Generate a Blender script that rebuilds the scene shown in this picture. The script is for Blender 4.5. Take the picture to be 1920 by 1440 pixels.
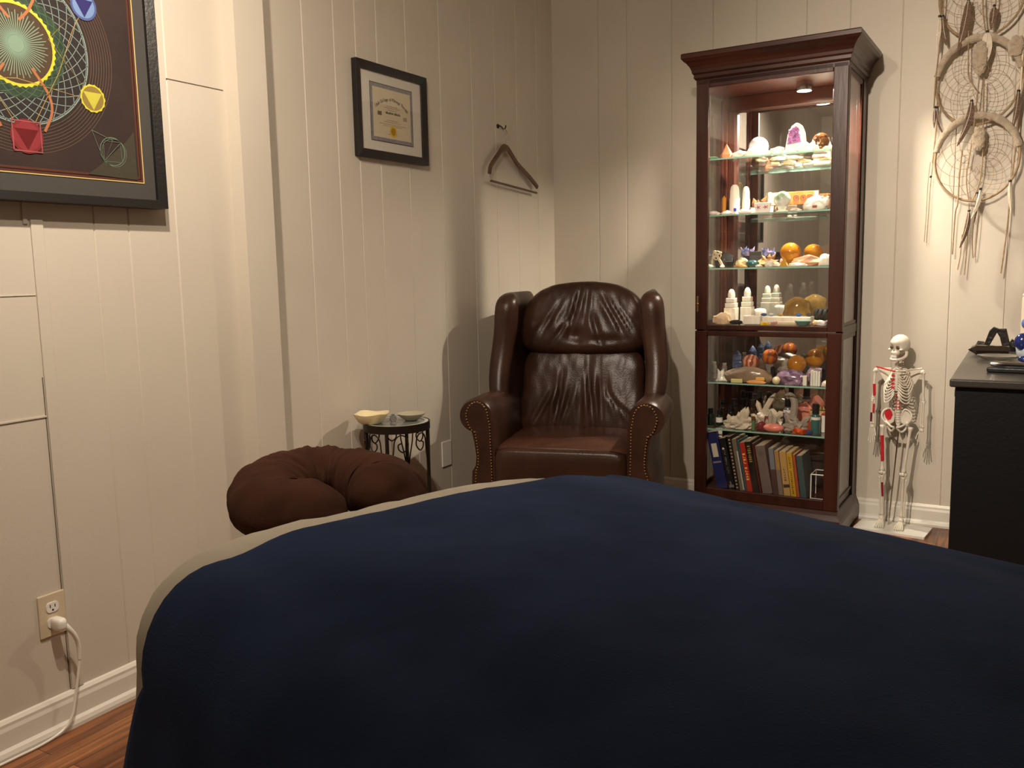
import bpy, math, random
from mathutils import Vector, Matrix, noise
PI = math.pi
for o in list(bpy.data.objects): bpy.data.objects.remove(o)
scn = bpy.context.scene
COL = scn.collection
random.seed(4)

# ------------------------------------------------------------ camera, world, exposure
FPX, PITCH, ROLL, YAW = 1642.0, math.radians(7.41), math.radians(-1.195), math.radians(30.45)
CAMH = 1.2
cam = bpy.data.cameras.new('camera'); camo = bpy.data.objects.new('camera', cam); COL.objects.link(camo)
cam.sensor_fit = 'HORIZONTAL'; cam.sensor_width = 36.0; cam.lens = 36.0 * FPX / 1920.0
cam.clip_start = 0.02; cam.clip_end = 50
camo.matrix_world = (Matrix.Translation((0, 0, CAMH)) @ Matrix.Rotation(YAW, 4, 'Z') @ Matrix.Rotation(PI/2 - PITCH, 4, 'X')
                     @ Matrix.Rotation(ROLL, 4, 'Z'))
scn.camera = camo
w = bpy.data.worlds.new('world'); scn.world = w; w.use_nodes = True
w.node_tree.nodes['Background'].inputs[0].default_value = (0.9, 0.75, 0.6, 1)
w.node_tree.nodes['Background'].inputs[1].default_value = 0.02
vs = scn.view_settings
vs.view_transform = 'Standard'; vs.look = 'None'; vs.gamma = 1.0; vs.use_curve_mapping = False
vs.exposure = 0.0
try: scn.cycles.transparent_max_bounces = 32
except Exception: pass
WARM = (1.0, 0.845, 0.685)
# track heads, the last two added as fill: position, aim point, cone (deg), blend, watts
HEADS = [((-1.30, 1.06, 2.42), (-2.187, 1.25, 1.60), 140, 1.0, 116.0),
         ((-0.70, 1.10, 2.42), (0.10, 4.32, 1.00), 74, 1.0, 300.0),
         ((-1.00, 1.08, 2.42), (-1.30, 3.20, 0.90), 165, 1.0, 66.0),  # added wide fill for the bed and room
         ((-0.85, 1.04, 2.42), (-0.95, -1.60, 2.00), 110, 1.0, 90.0)]  # added fill, brightens the front wall that the cabinet mirror reflects
for i_, (p_, a_, c_, b_, w_) in enumerate(HEADS):
    ld = bpy.data.lights.new('track_and_fill_lamp', 'SPOT'); ld.energy = w_; ld.color = WARM; ld.spot_size = math.radians(c_); ld.spot_blend = b_; ld.shadow_soft_size = 0.022
    lo_ = bpy.data.objects.new('track_and_fill_lamp', ld); COL.objects.link(lo_)
    d_ = Vector(a_)-Vector(p_); lo_.rotation_euler = d_.to_track_quat('-Z', 'Y').to_euler(); lo_.location = Vector(p_)+d_.normalized()*0.012
PUCK_STRENGTH = 6800.0

# ------------------------------------------------------------ materials
def lin(c):
    return tuple(((v/255.0)/12.92 if v/255.0 <= 0.04045 else ((v/255.0+0.055)/1.055)**2.4) for v in c)
def mat(name, col, rough=0.5, metal=0.0, var=0.0, vscale=8.0, bump=0.0, bscale=40.0, coat=0.0, trans=0.0, ior=1.45,
        sheen=0.0, col2=None, stretch=(1, 1, 1), spec=None, sss=0.0, wave=0.0, emit=None, estr=0.0, bdist=0.01):
    m = bpy.data.materials.new(name); m.use_nodes = True
    nt = m.node_tree; b = nt.nodes['Principled BSDF']
    b.inputs['Base Color'].default_value = (*col, 1); b.inputs['Roughness'].default_value = rough
    b.inputs['Metallic'].default_value = metal; b.inputs['IOR'].default_value = ior
    b.inputs['Coat Weight'].default_value = coat; b.inputs['Coat Roughness'].default_value = 0.12
    b.inputs['Transmission Weight'].default_value = trans
    b.inputs['Sheen Weight'].default_value = sheen; b.inputs['Sheen Roughness'].default_value = 0.5
    if sss: b.inputs['Subsurface Weight'].default_value = sss; b.inputs['Subsurface Scale'].default_value = 0.02
    if spec is not None: b.inputs['Specular IOR Level'].default_value = spec
    if emit: b.inputs['Emission Color'].default_value = (*emit, 1); b.inputs['Emission Strength'].default_value = estr
    if var or bump or col2:
        tc = nt.nodes.new('ShaderNodeTexCoord'); mp = nt.nodes.new('ShaderNodeMapping')
        mp.inputs['Scale'].default_value = stretch
        nt.links.new(tc.outputs['Object'], mp.inputs[0])
    if var or col2:
        if wave:
            n = nt.nodes.new('ShaderNodeTexWave'); n.inputs['Scale'].default_value = vscale
            n.inputs['Distortion'].default_value = wave; n.inputs['Detail'].default_value = 3; n.inputs['Detail Scale'].default_value = 1.5
        else:
            n = nt.nodes.new('ShaderNodeTexNoise'); n.inputs['Scale'].default_value = vscale; n.inputs['Detail'].default_value = 5
        nt.links.new(mp.outputs[0], n.inputs['Vector'])
        r = nt.nodes.new('ShaderNodeValToRGB')
        c2 = col2 if col2 else tuple(v*(1-var) for v in col)
        r.color_ramp.elements[0].position = 0.35; r.color_ramp.elements[1].position = 0.65
        r.color_ramp.elements[0].color = (*c2, 1); r.color_ramp.elements[1].color = (*col, 1)
        nt.links.new(n.outputs['Fac'], r.inputs[0]); nt.links.new(r.outputs[0], b.inputs['Base Color'])
    if bump:
        n2 = nt.nodes.new('ShaderNodeTexNoise'); n2.inputs['Scale'].default_value = bscale; n2.inputs['Detail'].default_value = 6
        nt.links.new(mp.outputs[0], n2.inputs['Vector'])
        bp = nt.nodes.new('ShaderNodeBump'); bp.inputs['Strength'].default_value = bump; bp.inputs['Distance'].default_value = bdist
        nt.links.new(n2.outputs['Fac'], bp.inputs['Height']); nt.links.new(bp.outputs[0], b.inputs['Normal'])
    return m
def thin_glass(name, tint=(1, 1, 1), rough=0.0, base=0.0):
    m = bpy.data.materials.new(name); m.use_nodes = True; nt = m.node_tree
    for n in list(nt.nodes):
        if n.type != 'OUTPUT_MATERIAL': nt.nodes.remove(n)
    out = [n for n in nt.nodes if n.type == 'OUTPUT_MATERIAL'][0]
    tr = nt.nodes.new('ShaderNodeBsdfTransparent'); tr.inputs[0].default_value = (*tint, 1)
    gl = nt.nodes.new('ShaderNodeBsdfGlossy'); gl.inputs['Roughness'].default_value = rough
    fr = nt.nodes.new('ShaderNodeFresnel'); fr.inputs[0].default_value = 1.5
    ad = nt.nodes.new('ShaderNodeMath'); ad.operation = 'ADD'; ad.inputs[1].default_value = base; ad.use_clamp = True
    mx = nt.nodes.new('ShaderNodeMixShader')
    ge = nt.nodes.new('ShaderNodeNewGeometry'); io = nt.nodes.new('ShaderNodeMath'); io.operation = 'MULTIPLY_ADD'
    io.inputs[1].default_value = 1/1.5-1.5; io.inputs[2].default_value = 1.5
    nt.links.new(ge.outputs['Backfacing'], io.inputs[0]); nt.links.new(io.outputs[0], fr.inputs[0])
    nt.links.new(fr.outputs[0], ad.inputs[0]); nt.links.new(ad.outputs[0], mx.inputs[0])
    nt.links.new(tr.outputs[0], mx.inputs[1]); nt.links.new(gl.outputs[0], mx.inputs[2]); nt.links.new(mx.outputs[0], out.inputs[0])
    return m
def emis(name, col, s):
    m = bpy.data.materials.new(name); m.use_nodes = True; nt = m.node_tree
    b = nt.nodes['Principled BSDF']; b.inputs['Base Color'].default_value = (0.8, 0.8, 0.8, 1)
    b.inputs['Emission Color'].default_value = (*col, 1); b.inputs['Emission Strength'].default_value = s
    return m

WALLC = (0.60, 0.545, 0.455)
M = {}
M['wall'] = mat('wall_paint', WALLC, 0.62, var=0.05, vscale=3, bump=0.25, bscale=420, bdist=0.0015)
M['ceiling'] = mat('ceiling_paint', (0.78, 0.75, 0.69), 0.8, bump=0.2, bscale=150, bdist=0.002)
M['trim'] = mat('trim_paint', (0.74, 0.70, 0.62), 0.38, var=0.04, vscale=5)
M['cherry'] = mat('cherry_wood', (0.056, 0.016, 0.009), 0.34, coat=0.1, spec=0.3, col2=(0.028, 0.008, 0.005), vscale=14, stretch=(1, 1, 0.12), bump=0.05, bscale=60)
M['cherry_h'] = mat('cherry_wood_lengthwise', (0.056, 0.016, 0.009), 0.34, coat=0.1, spec=0.3, col2=(0.028, 0.008, 0.005), vscale=14, stretch=(0.12, 1, 1), bump=0.05, bscale=60)
M['glass'] = thin_glass('clear_glass')
M['shelfglass'] = thin_glass('shelf_glass', (0.985, 0.996, 0.990))
M['glassedge'] = mat('green_glass_edge', (0.35, 0.62, 0.50), 0.15, trans=0.3)
M['mirror'] = mat('mirror', (0.80, 0.80, 0.80), 0.015, 1.0)
M['brass'] = mat('brass', (0.30, 0.19, 0.08), 0.42, 1.0, bump=0.05)
M['darkmetal'] = mat('dark_metal', (0.03, 0.022, 0.016), 0.45, 0.7, bump=0.2, bscale=90)
M['steel'] = mat('steel', (0.62, 0.6, 0.57), 0.22, 1.0)
M['black'] = mat('black_satin', (0.008, 0.008, 0.009), 0.35, bump=0.1, bscale=80)
M['blacktop'] = mat('black_lacquer', (0.035, 0.032, 0.028), 0.30, bump=0.06, bscale=120, spec=0.7)
M['leather'] = mat('brown_leather', (0.062, 0.026, 0.016), 0.33, var=0.45, vscale=7, bump=0.35, bscale=160, spec=0.5, bdist=0.002)
M['leather_seat'] = mat('brown_leather_worn', (0.105, 0.040, 0.022), 0.40, var=0.4, vscale=6, bump=0.35, bscale=160, bdist=0.002)
M['navy'] = mat('navy_plush', (0.021, 0.035, 0.083), 0.95, var=0.3, vscale=6, bump=0.5, bscale=300, sheen=0.0, bdist=0.003, spec=0.1)
M['greysheet'] = mat('grey_sheet', (0.34, 0.30, 0.235), 0.85, var=0.12, vscale=5, bump=0.3, bscale=500, bdist=0.001)
M['brownfab'] = mat('brown_flannel', (0.052, 0.021, 0.012), 0.95, var=0.35, vscale=9, bump=0.4, bscale=250, sheen=0.0, bdist=0.002, spec=0.1)
M['vinyl'] = mat('cream_vinyl', (0.5, 0.44, 0.34), 0.5, bump=0.1)
M['beech'] = mat('beech', (0.45, 0.28, 0.14), 0.45, col2=(0.33, 0.19, 0.09), vscale=12, stretch=(1, 1, 0.1))
M['walnut'] = mat('walnut_hanger', (0.13, 0.062, 0.032), 0.35, col2=(0.075, 0.034, 0.018), vscale=20, stretch=(1, 0.2, 1), coat=0.3)
M['plate'] = mat('almond_plastic', (0.62, 0.52, 0.36), 0.35, bump=0.03)
M['white'] = mat('white_plastic', (0.80, 0.77, 0.70), 0.35, bump=0.03)
M['bone'] = mat('bone_plastic', (0.80, 0.74, 0.62), 0.38, var=0.08, vscale=30, bump=0.1, bscale=120)
M['bonered'] = mat('painted_red', (0.62, 0.02, 0.03), 0.4, var=0.1, vscale=40)
M['framebk'] = mat('black_frame', (0.012, 0.011, 0.010), 0.32, bump=0.08, bscale=100)
M['matbk'] = mat('charcoal_mat', (0.055, 0.052, 0.047), 0.9, bump=0.2, bscale=600, bdist=0.0008)
M['matcream'] = mat('cream_mat', (0.72, 0.68, 0.60), 0.85, bump=0.1, bscale=400)
M['leatherstring'] = mat('suede_string', (0.36, 0.25, 0.14), 0.9, var=0.3, vscale=60)
M['fur'] = mat('beige_fur', (0.55, 0.44, 0.31), 0.95, var=0.25, vscale=60, bump=0.8, bscale=300, sheen=0.4)
M['feather'] = mat('brown_feather', (0.075, 0.040, 0.022), 0.75, col2=(0.16, 0.10, 0.06), vscale=60, stretch=(1, 1, 3))
M['featherl'] = mat('pale_feather', (0.72, 0.63, 0.50), 0.8, var=0.2, vscale=60)
def wood_floor():
    m = bpy.data.materials.new('laminate_floor'); m.use_nodes = True; nt = m.node_tree; b = nt.nodes['Principled BSDF']
    L = nt.links.new
    tc = nt.nodes.new('ShaderNodeTexCoord'); mp = nt.nodes.new('ShaderNodeMapping'); mp.inputs['Rotation'].default_value = (0, 0, PI/2)
    L(tc.outputs['Object'], mp.inputs[0])
    br = nt.nodes.new('ShaderNodeTexBrick'); br.inputs['Scale'].default_value = 1.0
    br.inputs['Brick Width'].default_value = 1.2; br.inputs['Row Height'].default_value = 0.095; br.inputs['Mortar Size'].default_value = 0.0012
    br.inputs['Color1'].default_value = (0.36, 0.15, 0.055, 1); br.inputs['Color2'].default_value = (0.19, 0.065, 0.022, 1)
    br.inputs['Mortar'].default_value = (0.05, 0.02, 0.01, 1); br.offset = 0.37
    L(mp.outputs[0], br.inputs['Vector'])
    m2 = nt.nodes.new('ShaderNodeMapping'); m2.inputs['Scale'].default_value = (22, 1.3, 1); L(tc.outputs['Object'], m2.inputs[0])
    n = nt.nodes.new('ShaderNodeTexNoise'); n.inputs['Scale'].default_value = 2.2; n.inputs['Detail'].default_value = 7; n.inputs['Distortion'].default_value = 0.8
    L(m2.outputs[0], n.inputs['Vector'])
    r = nt.nodes.new('ShaderNodeValToRGB'); r.color_ramp.elements[0].position = 0.33; r.color_ramp.elements[1].position = 0.7
    r.color_ramp.elements[0].color = (0.35, 0.3, 0.28, 1); r.color_ramp.elements[1].color = (1.25, 1.2, 1.1, 1)
    L(n.outputs['Fac'], r.inputs[0])
    mx = nt.nodes.new('ShaderNodeMix'); mx.data_type = 'RGBA'; mx.blend_type = 'MULTIPLY'; mx.inputs[0].default_value = 1.0
    L(br.outputs['Color'], mx.inputs[6]); L(r.outputs[0], mx.inputs[7]); L(mx.outputs[2], b.inputs['Base Color'])
    b.inputs['Roughness'].default_value = 0.32
    return m
M['floor'] = wood_floor()
def C(name, rgb, **k):   # shorthand: colour given 0..255
    if name not in M:
        k.setdefault('bump', 0.15); k.setdefault('rough', 0.4)
        M[name] = mat(name, lin(rgb), **k)
    return M[name]

# ------------------------------------------------------------ mesh tools
class MB:
    def __init__(s): s.v = []; s.f = []
    def add(s, vs_, fs, mtx=None):
        n = len(s.v)
        for p in vs_:
            p = Vector(p); s.v.append(tuple(mtx @ p) if mtx else tuple(p))
        s.f += [tuple(i+n for i in f) for f in fs]; return s
    def box(s, x0, x1, y0, y1, z0, z1, mtx=None):
        v = [(x, y, z) for x in (x0, x1) for y in (y0, y1) for z in (z0, z1)]
        return s.add(v, [(0, 1, 3, 2), (4, 6, 7, 5), (0, 4, 5, 1), (2, 3, 7, 6), (0, 2, 6, 4), (1, 5, 7, 3)], mtx)
    def rings(s, rr, cap=True, closed=False, mtx=None, flip=False):
        n = len(rr[0]); v = [p for r in rr for p in r]; f = []
        m = len(rr)
        for i in range(m if closed else m-1):
            a = i*n; b = ((i+1) % m)*n
            for j in range(n):
                k = (j+1) % n
                f.append((a+j, a+k, b+k, b+j))
        if cap and not closed:
            f.append(tuple(reversed(range(n)))); f.append(tuple((m-1)*n+j for j in range(n)))
        return s.add(v, f, mtx)
    def lathe(s, prof, n=24, mtx=None):
        rr = [[(r*math.cos(2*PI*j/n), r*math.sin(2*PI*j/n), z) for j in range(n)] for r, z in prof]
        return s.rings(rr, mtx=mtx)
    def sphere(s, c, r, n=24, m=14, sc=(1, 1, 1), mtx=None):
        pr = [(max(1e-5, math.sin(PI*i/m)), -math.cos(PI*i/m)) for i in range(m+1)]
        rr = [[(c[0]+r*sc[0]*a*math.cos(2*PI*j/n), c[1]+r*sc[1]*a*math.sin(2*PI*j/n), c[2]+r*sc[2]*z) for j in range(n)] for a, z in pr]
        return s.rings(rr, mtx=mtx)
    def tube(s, pts, r, n=8, closed=False, flat=None, mtx=None, up=None):
        pts = [Vector(p) for p in pts]; m = len(pts); rr = []
        R = r if callable(r) else (lambda t: r)
        u = None
        for i in range(m):
            if closed: t = pts[(i+1) % m]-pts[i-1]
            else: t = pts[min(i+1, m-1)]-pts[max(i-1, 0)]
            if t.length < 1e-9: t = Vector((0, 0, 1))
            t.normalize()
            if u is None:
                a = Vector(up) if up else (Vector((0, 0, 1)) if abs(t.z) < 0.9 else Vector((1, 0, 0)))
                u = (a - t*a.dot(t)).normalized()
            else:
                u = (u - t*u.dot(t))
                u = u.normalized() if u.length > 1e-6 else Vector((1, 0, 0))
            v = t.cross(u); q = R(i/(m-1) if m > 1 else 0)
            fu = flat if flat else 1
            rr.append([tuple(pts[i] + u*(q*math.cos(2*PI*j/n)) + v*(q*fu*math.sin(2*PI*j/n))) for j in range(n)])
        return s.rings(rr, closed=closed, cap=not closed, mtx=mtx)
    def prism(s, poly, y0, y1, axis='y', mtx=None):   # poly in (x,z) extruded in y / (x,y) in z / (y,z) in x
        def P(a, b, c): return {'y': (a, c, b), 'z': (a, b, c), 'x': (c, a, b)}[axis]
        n = len(poly)
        v = [P(a, b, y0) for a, b in poly]+[P(a, b, y1) for a, b in poly]
        f = [tuple(range(n)), tuple(reversed(range(n, 2*n)))]+[(j, n+j, n+(j+1) % n, (j+1) % n) for j in range(n)]
        return s.add(v, f, mtx)
    def crystal(s, base, d, L, r, tip=0.3, n=6, tr=0.0):
        base = Vector(base); d = Vector(d).normalized()
        a = Vector((0, 0, 1)) if abs(d.z) < 0.9 else Vector((1, 0, 0))
        u = (a-d*a.dot(d)).normalized(); v = d.cross(u); o = random.random()
        def ring(h, q): return [tuple(base+d*h+u*(q*math.cos(2*PI*(j+o)/n))+v*(q*math.sin(2*PI*(j+o)/n))) for j in range(n)]
        return s.rings([ring(0, r*0.9), ring(L*(1-tip), r), ring(L, max(r*tr, 1e-4))])
    def rock(s, c, w, d, h, seed=0, rough=0.25, lev=2, fr=2.2, flat=True):
        import bmesh as bm_
        b = bm_.new(); bm_.ops.create_icosphere(b, subdivisions=lev, radius=1.0)
        b.verts.ensure_lookup_table(); vv = []
        for q in b.verts:
            p = q.co.copy(); k = 1+rough*noise.noise(p*fr+Vector((seed*3.7, seed*1.3, seed*7.1)))*1.6
            p = p*k
            z = p.z
            if flat and z < -0.55: z = -0.55
            vv.append((c[0]+p.x*w/2, c[1]+p.y*d/2, c[2]+(z+0.55)/1.55*h))
        ff = [tuple(x.index for x in f.verts) for f in b.faces]; b.free()
        return s.add(vv, ff)
    def pillow(s, c, w, d, h, e1=0.5, e2=0.5, n=40, m=24, mtx=None, fn=None):
        def sp(x, e): return math.copysign(abs(x)**e, x)
        def resample(pts, k, closed):
            L = [0.0]
            for a_, b_ in zip(pts, pts[1:]): L.append(L[-1]+math.hypot(b_[0]-a_[0], b_[1]-a_[1]))
            out = []; q = 0
            for i in range(k if closed else k+1):
                t = L[-1]*i/k
                while q < len(L)-2 and L[q+1] < t: q += 1
                f_ = (t-L[q])/max(1e-12, L[q+1]-L[q]); out.append((pts[q][0]+(pts[q+1][0]-pts[q][0])*f_, pts[q][1]+(pts[q+1][1]-pts[q][1])*f_))
            return out
        N_ = 1440
        xy = resample([(w/2*sp(math.cos(2*PI*i/N_), e2), d/2*sp(math.sin(2*PI*i/N_), e2)) for i in range(N_+1)], n, True)
        pr = resample([(sp(max(1e-9, math.cos(-PI/2+PI*i/N_)), e1), sp(math.sin(-PI/2+PI*i/N_), e1)) for i in range(N_+1)], m, False)
        rr = []
        for i in range(m+1):
            ring = []
            for j in range(n):
                p = Vector((xy[j][0]*max(pr[i][0], 1e-4), xy[j][1]*max(pr[i][0], 1e-4), h/2*pr[i][1]))
                if fn: p = fn(p)
                ring.append(tuple(Vector(c)+p))
            rr.append(ring)
        return s.rings(rr, mtx=mtx)
    def build(s, name, m, parent=None, smooth=False, loc=None, rz=None, bevel=0.0, bseg=2, sub=0, auto=True, solid=0.0):
        me = bpy.data.meshes.new(name); me.from_pydata(s.v, [], s.f); me.validate(); me.update()
        import bmesh as bm_
        b = bm_.new(); b.from_mesh(me); bm_.ops.recalc_face_normals(b, faces=b.faces); b.to_mesh(me); b.free()
        me.materials.append(m)
        o = bpy.data.objects.new(name, me); COL.objects.link(o)
        if parent: o.parent = parent
        if loc: o.location = loc
        if rz is not None: o.rotation_euler = (0, 0, rz)
        if smooth:
            for p in me.polygons: p.use_smooth = True
            if auto:
                try: me.set_sharp_from_angle(angle=math.radians(42))
                except Exception: pass
        if solid:
            q = o.modifiers.new('solid', 'SOLIDIFY'); q.thickness = solid; q.offset = -1
        if bevel:
            q = o.modifiers.new('bevel', 'BEVEL'); q.width = bevel; q.segments = bseg; q.limit_method = 'ANGLE'; q.angle_limit = math.radians(40)
        if sub:
            q = o.modifiers.new('sub', 'SUBSURF'); q.levels = sub; q.render_levels = sub
        return o
def tag(o, label=None, cat=None, group=None, kind=None):
    if label: o['label'] = label
    if cat: o['category'] = cat
    if group: o['group'] = group
    if kind: o['kind'] = kind
    return o
def empty(name, loc, rz=0.0):
    e = bpy.data.objects.new(name, None); e.empty_display_size = 0.05; COL.objects.link(e); e.location = loc; e.rotation_euler = (0, 0, rz); return e
def struct(o): o['kind'] = 'structure'; return o
def glyphs(m, st_, size, mtx, ext=0.0003):     # adds the outlines of a word to a mesh
    c = bpy.data.curves.new('tmp', 'FONT'); c.body = st_; c.size = size; c.align_x = 'CENTER'; c.align_y = 'CENTER'; c.extrude = ext; c.resolution_u = 3
    o = bpy.data.objects.new('tmp', c); COL.objects.link(o); bpy.context.view_layer.update()
    me = bpy.data.meshes.new_from_object(o.evaluated_get(bpy.context.evaluated_depsgraph_get()))
    m.add([v.co[:] for v in me.vertices], [tuple(p.vertices) for p in me.polygons], mtx)
    bpy.data.objects.remove(o); bpy.data.curves.remove(c); bpy.data.meshes.remove(me)
def arc(cx, cy, r, a0, a1, n=24, ry=None):
    ry = r if ry is None else ry
    return [(cx+r*math.cos(a0+(a1-a0)*i/n), cy+ry*math.sin(a0+(a1-a0)*i/n)) for i in range(n+1)]
def spline(P, k=8):
    P = [Vector(p) for p in P]; out = []
    for i in range(len(P)-1):
        a = P[max(i-1, 0)]; b = P[i]; c = P[i+1]; d = P[min(i+2, len(P)-1)]
        for j in range(k):
            t = j/k; out.append(0.5*((2*b)+(c-a)*t+(2*a-5*b+4*c-d)*t*t+(3*b-a-3*c+d)*t**3))
    out.append(P[-1]); return out

# ------------------------------------------------------------ room
XL, XR, XM = -2.187, -2.25, -2.132      # main left wall, recessed left wall, face of the pilaster
YB, YF, XE, ZC = 4.32, -1.6, 1.9, 2.78
T = 0.12
def grooved(pts, grooves, ax, gw=0.003, gd=0.003):
    return pts
def wall_profile(a0, a1, pos, gs, sgn):
    """plan polyline along one axis with small V grooves; returns [(along, offset)]"""
    out = [(a0, pos)]
    for g in sorted(gs):
        out += [(g-0.003, pos), (g, pos-sgn*0.0035), (g+0.003, pos)]
    out.append((a1, pos)); return out
# left wall: main stretch, pilaster, recessed stretch
pl = wall_profile(YF, 1.995, XL, [-1.2, -0.9, -0.55, -0.2, 0.1, 0.42, 0.7, 0.92, 1.02, 1.507, 1.614, 1.776], 1)
pl = [(x, y) for y, x in pl]
pl += [(XM, 1.995), (XM, 2.118), (XR, 2.118)]
pr = wall_profile(2.118, YB+T, XR, [2.417, 2.582, 2.704, 2.832, 3.02, 3.261, 3.515, 3.72, 3.93, 4.14], 1)
pl += [(x, y) for y, x in pr][1:]
pl += [(XR-T, YB+T), (XR-T, YF)]
struct(MB().prism(pl, 0, ZC, 'z').build('wall_left', M['wall']))
pb = wall_profile(XR, XE, YB, [-1.98, -1.82, -1.58, -1.37, -1.16, -0.93, -0.74, -0.522, -0.294, -0.08, 0.15, 0.36, 0.6, 0.85, 1.1, 1.4, 1.65], -1)
pb += [(XE, YB+T), (XR, YB+T)]
struct(MB().prism(pb, 0, ZC, 'z').build('wall_back', M['wall']))
struct(MB().box(XE, XE+T, YF, YB+T, 0, ZC).build('wall_right', M['wall']))
struct(MB().box(XR-T, XE+T, YF-T, YF, 0, ZC).build('wall_front', M['wall']))
struct(MB().box(XR-T, XE+T, YF-T, YB+T, -0.1, 0).build('floor', M['floor']))
struct(MB().box(XR-T, XE+T, YF-T, YB+T, ZC, ZC+0.1).build('ceiling', M['ceiling']))
def base_prof():   # (out, z)
    return [(0, 0), (0.028, 0), (0.028, 0.010), (0.024, 0.020), (0.015, 0.026), (0.015, 0.070), (0.012, 0.080), (0.012, 0.088), (0.006, 0.096), (0, 0.098)]
def baseboard(name, p0, p1, nrm):
    m = MB(); pr_ = base_prof()
    rr = [[(p[0]+nrm[0]*a, p[1]+nrm[1]*a, z) for a, z in pr_] for p in (p0, p1)]
    m.rings(rr); return struct(m.build(name, M['trim']))
baseboard('baseboard_left', (XL, YF), (XL, 1.995), (1, 0))
baseboard('baseboard_pilaster', (XM, 1.967), (XM, 2.146), (1, 0))
baseboard('baseboard_recess', (XR, 2.118), (XR, YB), (1, 0))
baseboard('baseboard_back', (XR, YB), (XE, YB), (0, -1))
baseboard('baseboard_right', (XE, YF), (XE, YB), (-1, 0))
baseboard('baseboard_front', (XR, YF), (XE, YF), (0, 1))
# batten over the panel joint, wall panel seams
struct(MB().box(XL, XL+0.006, 1.328, 1.361, 0.098, 1.352).build('trim_1', M['wall'], bevel=0.002))
struct(MB().box(XL, XL+0.004, 1.310, 1.322, 1.34, 2.2).build('trim_2', M['wall'], bevel=0.0015))
M['seam'] = mat('dark_seam', (0.10, 0.075, 0.05), 0.9, bump=0.1)
struct(MB().box(XL-0.001, XL+0.0006, 1.775, 1.985, 1.7705, 1.7735).build('trim_3', M['seam']))
struct(MB().box(XL-0.001, XL+0.003, 0.2, 1.327, 0.846, 0.850).build('trim_4', M['wall']))
struct(MB().box(XL-0.001, XL+0.002, 0.2, 1.327, 1.161, 1.163).build('trim_5', M['wall']))
struct(MB().box(XL-0.001, XL+0.0008, 1.3240, 1.3262, 0.1, 0.95).build('trim_6', M['seam']))

# ------------------------------------------------------------ ceiling lamp (out of frame, lights the room; two of its heads are added fill)
t = empty('track_light', (-1.0, 1.08, ZC))
tag(t, 'white ceiling track above the massage table with two spot heads and two added fill heads', 'lamp')
MB().box(-0.42, 0.42, -0.018, 0.018, -0.022, 0).build('track_rail', M['white'], t, bevel=0.002)
for p_, a_, c_, b_, w_ in HEADS:
    q = Vector(p_)-Vector((-1.0, 1.08, ZC)); dd = (Vector(a_)-Vector(p_)).normalized(); rot = dd.to_track_quat('Z', 'Y').to_matrix().to_4x4(); Mx = Matrix.Translation(q) @ rot
    hd = MB().lathe([(0.001, -0.10), (0.030, -0.10), (0.034, -0.06), (0.036, 0.0), (0.033, 0.0), (0.031, -0.055), (0.001, -0.06)], 28, Mx).build('spot_and_fill_head', M['white'], t, smooth=True)
    MB().tube([tuple(q-dd*0.098), (q.x, q.y, -0.02)], 0.006, 8).build('arm', M['white'], t, smooth=True)

# ------------------------------------------------------------ electrical outlet and cord
t = empty('wall_outlet', (XL, 1.2915-0.0, 0.3235)); t.location = (XL, 1.2915, 0.3235)
tag(t, 'almond duplex outlet on the left wall with a white plug in its lower socket', 'outlet')
OY = 1.0*1.2
t.location = (XL, 1.292, 0.323)
MB().box(0, 0.006, -0.037, 0.037, -0.058, 0.058).build('cover_plate', M['plate'], t, bevel=0.003)
def rrect(w_, h_, r, n=5):
    out = []
    for cx, cy, a in ((w_/2-r, h_/2-r, 0), (-w_/2+r, h_/2-r, PI/2), (-w_/2+r, -h_/2+r, PI), (w_/2-r, -h_/2+r, 1.5*PI)):
        out += [(cx+r*math.cos(a+PI/2*i/n), cy+r*math.sin(a+PI/2*i/n)) for i in range(n+1)]
    return out
for zz in (0.021, -0.021):
    s = MB().prism([(a, b+zz) for a, b in rrect(0.034, 0.028, 0.010)], 0.004, 0.0085, 'x').build('socket', M['white'], t, bevel=0.0008)
    if zz > 0:
        q = MB()
        for yy, hh in ((-0.0065, 0.009), (0.0065, 0.008)): q.box(0.008, 0.0088, yy-0.0012, yy+0.0012, zz-0.001, zz+hh-0.001)
        q.prism([(a, b+zz-0.0075) for a, b in arc(0, 0, 0.0028, 0, 2*PI, 10)[:-1]], 0.008, 0.0088, 'x')
        q.build('slots', M['black'], s)
t = empty('power_cord', (XL, 1.292, 0.302))
tag(t, 'white cord hanging from the outlet and running down over the baseboard', 'cord')
MB().pillow((0.030, 0, 0), 0.046, 0.026, 0.034, 0.5, 0.6, 20, 12).build('plug', M['white'], t, smooth=True)
bx, by, bz = XL, 1.292, 0.302
cw = [(XL+0.036, 1.294, 0.305), (XL+0.044, 1.305, 0.29), (XL+0.045, 1.322, 0.262), (XL+0.042, 1.332, 0.23), (XL+0.040, 1.333, 0.19), (XL+0.038, 1.325, 0.14),
      (XL+0.036, 1.315, 0.09), (XL+0.037, 1.302, 0.045), (XL+0.036, 1.275, 0.016), (XL+0.036, 1.22, 0.0045), (XL+0.037, 1.13, 0.0045), (XL+0.036, 0.95, 0.0045), (XL+0.05, 0.6, 0.0045)]
MB().tube([(a-bx, b-by, c-bz) for a, b, c in spline(cw, 8)], 0.0034, 8).build('cable', M['white'], t, smooth=True)
MB().tube([(a-bx, b-by, c-bz) for a, b, c in spline(cw[:5], 8)], lambda k: 0.0085-0.004*k, 10).build('strain_relief', M['white'], t, smooth=True)

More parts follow.
